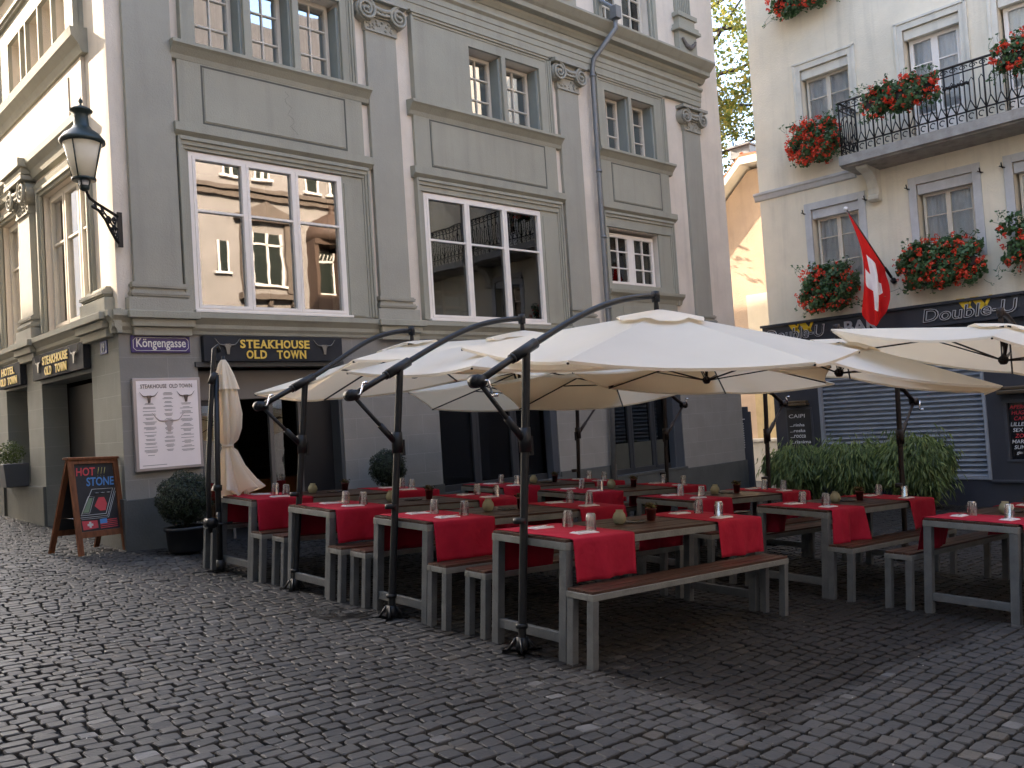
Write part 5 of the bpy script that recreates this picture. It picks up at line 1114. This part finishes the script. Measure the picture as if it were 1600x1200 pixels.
# ================================================================ PARASOLS
def parasol(bx, by, sgn, C, rot, tilt, label, R=1.65, pt=(.23, 2.08), ce=(-.24, 1.86)):
    if sgn < 0: pt, ce = (-.12, 2.08), (-.56, 1.84)
    """cantilever parasol: foot at bx,by; arm leans to +x when sgn is 1; C is the middle of the canopy rim"""
    z0 = G(bx, by); o = empty('cantilever_parasol', (bx, by, z0)); tag(o, label, 'parasol', 'cantilever parasols over the tables')
    pm = POLE if sgn > 0 else POLEB; P = lambda x, z, y=0: Vector((x * sgn, y, z)); C = Vector(C) - Vector((bx, by, z0)); zt = C.z + .30
    hub = Vector((C.x, C.y, zt + .14)); top = P(pt[0], pt[1] - z0 if sgn > 0 else pt[1]); zoff = top.z - pt[1]
    crank = P(ce[0], ce[1] + zoff)
    mb = MB(); mb.tube([P(0, 0), P(.01, .1), top * .98, top], .029, 14); mb.tube([P(.0, 0), P(.012, .10)], .045, 12); mb.tube([P(.052, .86), P(.056, .90)], .045, 12); mb.tube([P(.012, .16), P(.015, .19)], .043, 12); mb.build('pole', pm, o)
    mb = MB()
    for k in range(4): mb.obox(P(0, .012), (.27, .045, .012), Matrix.Rotation(PI / 4 + k * PI / 2, 3, 'Z'))
    for k in range(4):
        a = PI / 4 + k * PI / 2; mb.tube([Vector((.10 * math.cos(a), .10 * math.sin(a), .01)), Vector((.035 * math.cos(a), .035 * math.sin(a), .10))], .010, 5)
    mb.build('foot', pm, o)
    # arm: straight through the sleeve at the pole top, then a flattening curve out to the hub
    pts = []; d0 = (top - crank).normalized(); A = crank; Bp = top; m1 = Bp + d0 * .62; m2 = hub + Vector((-.62 * sgn, (Bp.y - hub.y) * .3, -.035))
    pts = [A, A.lerp(Bp, .5), Bp]
    for k in range(1, 17):
        t = k / 16; pts.append(Bp * (1 - t) ** 3 + m1 * 3 * t * (1 - t) ** 2 + m2 * 3 * t * t * (1 - t) + hub * t ** 3)
    mb = MB(); mb.tube(pts, .025, 12); mb.tube([Bp - d0 * .14, Bp + d0 * .10], .040, 12); mb.tube([Bp - d0 * .17, Bp - d0 * .15], .036, 12); mb.lathe([(.0, -.05), (.034, -.05), (.038, 0), (.034, .04), (0, .045)], hub, 12); o_arm = mb.build('arm', pm, o)
    mb = MB(); mb.tube([hub, hub + (C - hub) * .25 + Vector((0, 0, .02)), Vector((C.x, C.y, zt - .20))], [.016, .022, .024], 10)
    hb = Vector((C.x, C.y, zt)) + Vector((tilt[0], tilt[1], -1)).normalized() * -0 ; nrm = Vector((-tilt[0], -tilt[1], 1)).normalized(); hb = Vector((C.x, C.y, C.z)) + nrm * .30 - nrm * .34
    mb.lathe([(0, -.04), (.03, -.035), (.05, 0), (.045, .03), (.02, .05)], hb, 12); mb.tube([hb, hb + nrm * .36], .018, 8); mb.build('hub', pm, o)
    # brace and crank
    low = Vector((0, 0, 0)).lerp(top, .685); mb = MB(); mb.tube([crank, crank.lerp(low, .62), low], [.017, .017, .017], 8); mb.tube([crank.lerp(low, .60), low], .026, 10); mb.tube([low + Vector((0, 0, .10)), low - Vector((0, 0, .07))], .045, 12)
    mb.obox(low + P(.055, -.03), (.03, .02, .13)); mb.build('brace', pm, o)
    yv = Vector((0, 1, 0)); mb = MB(); mb.tube([crank - yv * .045, crank + yv * .045], .042, 16); mb.tube([crank - yv * .03 + P(-.025, 0), crank + yv * .03 + P(-.025, 0)], .046, 16); cr = mb.build('crank_housing', pm, o)
    mb = MB(); c0 = crank - yv * .06; mb.tube([c0, c0 + P(.02, .0) - yv * .02, c0 + P(.05, .09) - yv * .02 if by > 5 else c0 + P(.05, -.10) - yv * .02], .009, 6); e_ = c0 + (P(.05, .09) if by > 5 else P(.05, -.10)) - yv * .02; mb.tube([e_, e_ - yv * .05], .012, 6); mb.build('handle', CHROME, cr)
    # canopy
    N6 = 6; apex = C + nrm * .30
    V = [C + Vector((R * math.cos(rot + k * PI / 3), R * math.sin(rot + k * PI / 3), tilt[0] * R * math.cos(rot + k * PI / 3) + tilt[1] * R * math.sin(rot + k * PI / 3))) for k in range(6)]
    def surf(k, s, t):
        a, b = V[k], V[(k + 1) % 6]; e = a.lerp(b, t); p = apex.lerp(e, s); c = C.lerp((a + b) / 2, .0)
        w_ = 4 * t * (1 - t); p = p + nrm * (-.055 * w_ * s ** .8) - (((a + b) / 2 - C).normalized()) * .085 * w_ * s ** 3
        return p
    mb = MB(); ns, ntt = 14, 10
    for k in range(6):
        vs = [surf(k, .07 + .93 * i / ns, j / ntt) for i in range(ns + 1) for j in range(ntt + 1)]; m = ntt + 1
        mb.add(vs, [(i * m + j, i * m + j + 1, (i + 1) * m + j + 1, (i + 1) * m + j) for i in range(ns) for j in range(ntt)], 0, True)
        for j in range(ntt):   # hem
            pa, pb = surf(k, 1, j / ntt), surf(k, 1, (j + 1) / ntt); mb.add([pa, pb, pb - nrm * .022, pa - nrm * .022], [(0, 1, 2, 3)], 0, True)
    mb.build('canopy', CANOPY, o)
    mb = MB(); vs = []; m = 37
    for i in range(5):
        for j in range(m):
            a = rot + 2 * PI * j / 36; r = .02 + .34 * i / 4; wv = .022 * math.sin(6 * (a - rot) + 1.2) * (i / 4) ** 2 + .012 * math.sin(13 * a) * (i / 4) ** 2
            vs.append(apex + Vector((r * math.cos(a), r * math.sin(a), tilt[0] * r * math.cos(a) + tilt[1] * r * math.sin(a))) + nrm * (.024 - .075 * (i / 4) ** 1.3 + wv * .6))
    mb.add(vs, [(i * m + j, i * m + j + 1, (i + 1) * m + j + 1, (i + 1) * m + j) for i in range(4) for j in range(36)], 0, True)
    mb.build('vent_cap', CANOPY, o)
    for k in range(6):
        mb = MB(); mb.tube([surf(k, s, 0) - nrm * .022 for s in (.06, .3, .6, .85, 1.0)], .0095, 6); rb = mb.build('rib', pm, o)
        q = surf(k, .48, 0) - nrm * .03; mb = MB(); sd = (V[k] - C).normalized().cross(nrm) * .012; mb.tube([hb + sd, q + sd * .5], .0075, 5); mb.tube([hb - sd, q - sd * .5], .0075, 5); mb.build('strut', pm, rb)
    return o
D = math.radians
parasol(4.11, 4.41, 1, (5.94, 4.46, 2.10), D(15.1), (.045, .148), 'largest open cream parasol in the centre foreground, arm rising from the nearest pole')
parasol(4.07, 5.86, 1, (5.77, 5.90, 2.09), D(31.5), (.016, .06), 'open cream parasol on the pole at the second front-row table')
parasol(4.12, 7.46, 1, (5.72, 7.55, 2.17), D(34.1), (.045, -.111), 'open cream parasol before the steakhouse sign, its beige underside showing')
parasol(10.25, 7.75, -1, (9.00, 7.60, 2.0), D(34.5), (-.115, -.165), 'cream parasol of the back row in front of the dark shop window')
parasol(10.38, 6.20, -1, (8.99, 6.08, 1.94), D(25.7), (-.116, .007), 'cream parasol of the back row behind the largest canopy')
parasol(10.38, 4.45, -1, (8.92, 4.37, 1.89), D(22.1), (-.108, .188), 'tilted cream parasol of the back row on the pole before the ribbed shutter')
parasol(10.80, 3.05, -1, (9.42, 2.93, 1.89), D(14.8), (-.133, .196), 'large flat cream parasol cut by the right picture edge')
parasol(9.9, 9.14, -1, (8.65, 8.97, 1.97), D(41.3), (-.086, -.104), 'farthest cream parasol, mostly hidden behind the others')
# ---- the closed parasol by the entrance
def closed():
    bx, by = 4.06, 8.88; z0 = G(bx, by); o = empty('closed_parasol', (bx, by, z0)); tag(o, 'closed parasol with its cream cloth furled and tied, beside the bay tree pot', 'parasol')
    P = lambda x, y, z: Vector((x, y, z))
    mb = MB(); mb.tube([P(0, 0, 0), P(.02, 0, .9), P(.06, 0, 2.06)], .030, 12); mb.tube([P(.0, 0, 0), P(.01, 0, .12)], .045, 12); mb.tube([P(.015, 0, .84), P(.018, 0, .9)], .045, 12); mb.build('pole', POLE, o)
    mb = MB()
    for k in range(4): mb.obox(P(0, 0, .012), (.27, .045, .012), Matrix.Rotation(PI / 4 + k * PI / 2, 3, 'Z'))
    mb.build('foot', POLE, o)
    mb = MB(); mb.tube([P(-.10, -.03, .42), P(-.10, -.03, .9), P(-.045, -.02, 1.5), P(.02, .0, 2.0), P(.06, .01, 2.33), P(.095, .01, 2.37), P(.12, .01, 2.30)], .025, 10); mb.tube([P(.0, 0, 1.96), P(.05, 0, 2.08)], .038, 10); mb.build('arm', POLE, o)
    mb = MB(); mb.tube([P(-.09, -.09, .52), P(-.09, .04, .52)], .055, 14); mb.tube([P(-.06, -.08, .50), P(.12, -.08, .50)], .012, 6); mb.tube([P(.0, -.03, .62), P(.0, -.03, .4)], .02, 6); mb.build('crank_housing', POLE, o)
    C = P(.19, .02, 0)
    def cl(prof, name, ph):
        mb = MB(); n = 72; vs = []; k = len(prof)
        for (r, z, am, dx) in prof:
            z = .80 + (z - .33) * .86; r *= .84
            for j in range(n):
                a = 2 * PI * j / n; rr = r * (1 + am * math.cos(6 * a + ph) + am * .45 * math.sin(11 * a + z * 3) + am * .25 * math.sin(17 * a - z * 5)); vs.append(C + P(rr * math.cos(a) + dx, rr * math.sin(a) * .8, z + (.05 * math.cos(6 * a + ph + .5) * am * 2 if z < 1.25 else 0)))
        mb.add(vs, [(i * n + j, i * n + (j + 1) % n, (i + 1) * n + (j + 1) % n, (i + 1) * n + j) for i in range(k - 1) for j in range(n)], 0, True); return mb.build(name, CANOPY, o)
    cl([(.03, 1.98, .05, -.03), (.06, 1.93, .1, -.03), (.10, 1.80, .2, -.02), (.14, 1.64, .25, -.01), (.15, 1.61, .25, -.01)], 'vent_cap', 0)
    cl([(.10, 1.70, .15, 0), (.115, 1.5, .28, 0), (.125, 1.3, .34, .0), (.115, 1.12, .36, -.01), (.09, .98, .30, -.02), (.062, .93, .2, -.03), (.060, .89, .2, -.03), (.085, .82, .25, -.02), (.13, .62, .34, .0), (.18, .44, .42, .03), (.215, .33, .5, .05)], 'furled_canopy', .7)
    mb = MB(); mb.lathe([(.058, -.014), (.062, 0), (.058, .014)], C + P(-.03, 0, 1.30), 20); mb.build('tie_strap', CANOPY, o)
    mb = MB(); mb.tube([C + P(-.03, 0, 2.26), C + P(.0, 0, .9)], .02, 8); mb.build('mast', POLE, o)
closed()
# ================================================================ A-BOARD, POTS
def aboard():
    ax, ay = 3.54, 11.30; p, q = site(ax, ay, 0, math.radians(22)); o = empty('sandwich_board', p, q); tag(o, 'brown framed chalkboard A-board advertising HOT STONE at the building corner', 'A-board')
    W_ = .70; H = 1.12; sp = .24; fm = woodmat('reddish_board_wood', (.17, .065, .030), .45, 2)
    F_ = lambda u, v, w=0: Vector((u, -sp * (1 - v / H) - w, v * .985))   # the front leaf leans back to the ridge
    def leaf(sg, nm):
        mb = MB(); B = lambda u0, u1, v0, v1, w0, w1: mb.add([Vector((p_.x, p_.y * sg, p_.z)) for p_ in (F_(u0, v0, w1), F_(u1, v0, w1), F_(u1, v0, w0), F_(u0, v0, w0), F_(u0, v1, w1), F_(u1, v1, w1), F_(u1, v1, w0), F_(u0, v1, w0))], [(0, 3, 2, 1), (4, 5, 6, 7), (0, 1, 5, 4), (1, 2, 6, 5), (2, 3, 7, 6), (3, 0, 4, 7)])
        h = W_ / 2; B(-h, -h + .07, 0, H, 0, .025); B(h - .07, h, 0, H, 0, .025); B(-h + .07, h - .07, .20, .27, 0, .024); B(-h + .07, h - .07, H - .05, H, 0, .024); f = fixn(mb.build(nm, fm, o)); return f
    f = leaf(1, 'front_frame'); leaf(-1, 'rear_frame')
    mb = MB(); mb.box(-W_ / 2 - .02, W_ / 2 + .02, -.045, .045, H * .985, H * .985 + .03); mb.build('top_rail', fm, o, bevel=.004)
    up = (F_(0, 1) - F_(0, 0)).normalized(); X = Vector((1, 0, 0)); nr = X.cross(up)
    for sg in (1, -1):
        mb = MB(); q4 = [F_(-.28, .27, .004), F_(.28, .27, .004), F_(.28, 1.07, .004), F_(-.28, 1.07, .004)]; q4 = [Vector((v.x, v.y * sg, v.z)) for v in q4]; mb.add(q4 + [v - Vector((0, nr.y * -.008 * -1, 0)) * sg for v in q4], [(0, 1, 2, 3), (7, 6, 5, 4)]); bf = mb.build('chalk_panel', paint('chalkboard_black', (.022, .022, .024), .7, .2, 8), o)
    P = lambda u, v, w=.007: F_(u, v, w)
    pal = {'r': plain('chalk_red', (.50, .06, .07), .8), 'b': plain('chalk_blue', (.08, .22, .48), .8), 'w': plain('chalk_white', (.50, .50, .48), .8), 'g': plain('chalk_green', (.16, .22, .14), .8), 'y': plain('chalk_yellow', (.42, .38, .12), .8)}
    mb = MB(); put_text(mb, 'HOT', P(-.255, .925), X, up, width=.26, height=.10, off=.02, ext=.001, skew=.12); l = mb.build('writing', pal['r'], o); l['label'] = 'red chalk word HOT'
    mb = MB(); put_text(mb, 'STONE', P(-.13, .80), X, up, width=.39, height=.105, off=.02, ext=.001, skew=.12); l = mb.build('writing', pal['b'], o); l['label'] = 'blue chalk word STONE'
    mb = MB()
    for k in range(3): mb.tube([P(.05 + k * .045, .94), P(.075 + k * .045, 1.02)], .004, 4); mb.tube([P(.045 + k * .045, .915), P(.046 + k * .045, .918)], .004, 4)
    mb.build('writing', pal['y'], o)
    def pl_(mb, pts, r, close=True): mb.tube([P(*p_) for p_ in pts + (pts[:1] if close else [])], r, 4)
    mb = MB(); pl_(mb, [(-.25, .46), (.10, .46), (.24, .76), (-.06, .76)], .0045); pl_(mb, [(-.26, .435), (.12, .435), (.27, .76)], .0035, False); pl_(mb, [(-.25, .415), (.13, .415), (.275, .72)], .003, False); pl_(mb, [(-.24, .48), (-.13, .48), (-.04, .67), (-.12, .68), (-.16, .62)], .003)
    for k in range(3): mb.lathe([(.0, -.004), (.03, 0), (0, .004)], P(-.0 + k * .085, .715), 8)
    mb.build('drawing', pal['w'], o)
    mb = MB(); a = [(-.05, .56), (.02, .50), (.10, .50), (.13, .58), (.10, .66), (.02, .66)]; mb.add([P(*p_) for p_ in a], [tuple(range(6))]); mb.build('steak_drawing', pal['r'], o)
    mb = MB(); a = [(-.22, .49), (-.14, .49), (-.06, .66), (-.11, .66)]; mb.add([P(*p_) for p_ in a], [tuple(range(4))]); mb.build('herb_drawing', pal['g'], o)
    mb = MB(); mb.add([P(*p_) for p_ in ((-.24, .29), (-.03, .30), (-.035, .39), (-.25, .395))], [(0, 1, 2, 3)]); mb.build('swiss_flag_drawing', pal['r'], o)
    mb = MB(); mb.add([P(*p_, .009) for p_ in ((-.155, .31), (-.125, .31), (-.125, .38), (-.155, .38))], [(0, 1, 2, 3)]); mb.add([P(*p_, .0095) for p_ in ((-.18, .332), (-.10, .332), (-.10, .358), (-.18, .358))], [(0, 1, 2, 3)]); mb.build('white_cross', pal['w'], o)
    mb = MB()
    for k in range(5): mb.add([P(*p_) for p_ in ((.0, .29 + k * .022), (.25, .295 + k * .022), (.25, .305 + k * .022), (.0, .30 + k * .022))], [(0, 1, 2, 3)])
    mb.build('striped_flag_drawing', pal['r'], o)
    mb = MB(); mb.add([P(*p_, .009) for p_ in ((.0, .345), (.10, .347), (.10, .405), (.0, .40))], [(0, 1, 2, 3)]); mb.build('flag_canton', pal['b'], o)
    mb = MB(); mb.tube([Vector((-.3, -sp * .6, .42)), Vector((-.3, sp * .6, .42))], .004, 4); mb.build('stay_chain', CHROME, o)
aboard()
def ball_pot(x, y, r, zc, label, n=9000, pot=True, mat=None):
    z = G(x, y); o = empty('box_ball', (x, y, z)); tag(o, label, 'potted shrub')
    if pot:
        mb = MB(); mb.lathe([(.17, 0), (.215, .04), (.235, .27), (.255, .27), (.255, .31), (.225, .31), (.22, .25), (.0, .25)], (0, 0, 0), 32); mb.build('pot', POTD, o)
    mb = MB(); mb.tube([Vector((0, 0, .2)), Vector((.01, 0, zc - r * .3))], .02, 6)
    for k in range(14):
        d = Vector((random.gauss(0, 1), random.gauss(0, 1), random.gauss(.3, 1))).normalized(); mb.tube([Vector((0, 0, zc - r * .5)), Vector((0, 0, zc)) + d * r * .8], .006, 4)
    mb.build('stem', BARK, o)
    def pos(i):
        d = Vector((random.gauss(0, 1), random.gauss(0, 1), random.gauss(0, 1))).normalized(); b = 1 + .05 * math.sin(d.x * 7 + 1) * math.sin(d.y * 6) + .04 * math.sin(d.z * 9 + d.x * 5)
        k = r * b * (random.uniform(.86, 1.03) if random.random() < .8 else random.uniform(.5, .9)) * (1.07 if random.random() < .04 else 1); p = d * k; p.z = p.z * 1.02 + zc; return p, d
    mb = MB(); leaves(n, pos, .0135, mb, shape='oval'); l = mb.build('foliage', mat or LEAFBOX, o); l['kind'] = 'stuff'
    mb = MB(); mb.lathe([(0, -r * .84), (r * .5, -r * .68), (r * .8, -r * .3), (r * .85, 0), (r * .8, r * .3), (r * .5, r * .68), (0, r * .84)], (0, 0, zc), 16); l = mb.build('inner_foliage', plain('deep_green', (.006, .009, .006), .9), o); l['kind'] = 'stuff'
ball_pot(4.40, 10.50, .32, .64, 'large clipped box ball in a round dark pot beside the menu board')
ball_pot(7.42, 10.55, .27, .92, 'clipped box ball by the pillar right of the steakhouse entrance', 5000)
# little bushes in the square planter on the lane window sill
o = empty('sill_planter', (3.92, 15.75, 1.035)); tag(o, 'small lit bushes in a square grey planter on the lane window ledge', 'planter')
mb = MB(); mb.add([(-.30, -.52, 0), (.02, -.52, 0), (.02, .50, 0), (-.30, .50, 0), (-.34, -.56, .36), (.02, -.56, .36), (.02, .54, .36), (-.34, .54, .36)], [(0, 3, 2, 1), (4, 5, 6, 7), (0, 1, 5, 4), (1, 2, 6, 5), (2, 3, 7, 6), (3, 0, 4, 7)]); o2 = mb.build('box', paint('slate_planter', (.07, .075, .085), .6, .1), o, bevel=.01)
mb = MB()
def pos(i):
    c = random.choice(((-.15, -.25, .50), (-.16, .2, .48), (-.1, .0, .52))); d = Vector((random.gauss(0, 1), random.gauss(0, 1), random.gauss(0, 1))).normalized(); return Vector(c) + d * random.uniform(.12, .22), d
leaves(1600, pos, .017, mb, shape='oval'); l = mb.build('foliage', leafmat('bright_box_leaf', (.03, .05, .015), (.10, .13, .03), .3), o); l['kind'] = 'stuff'
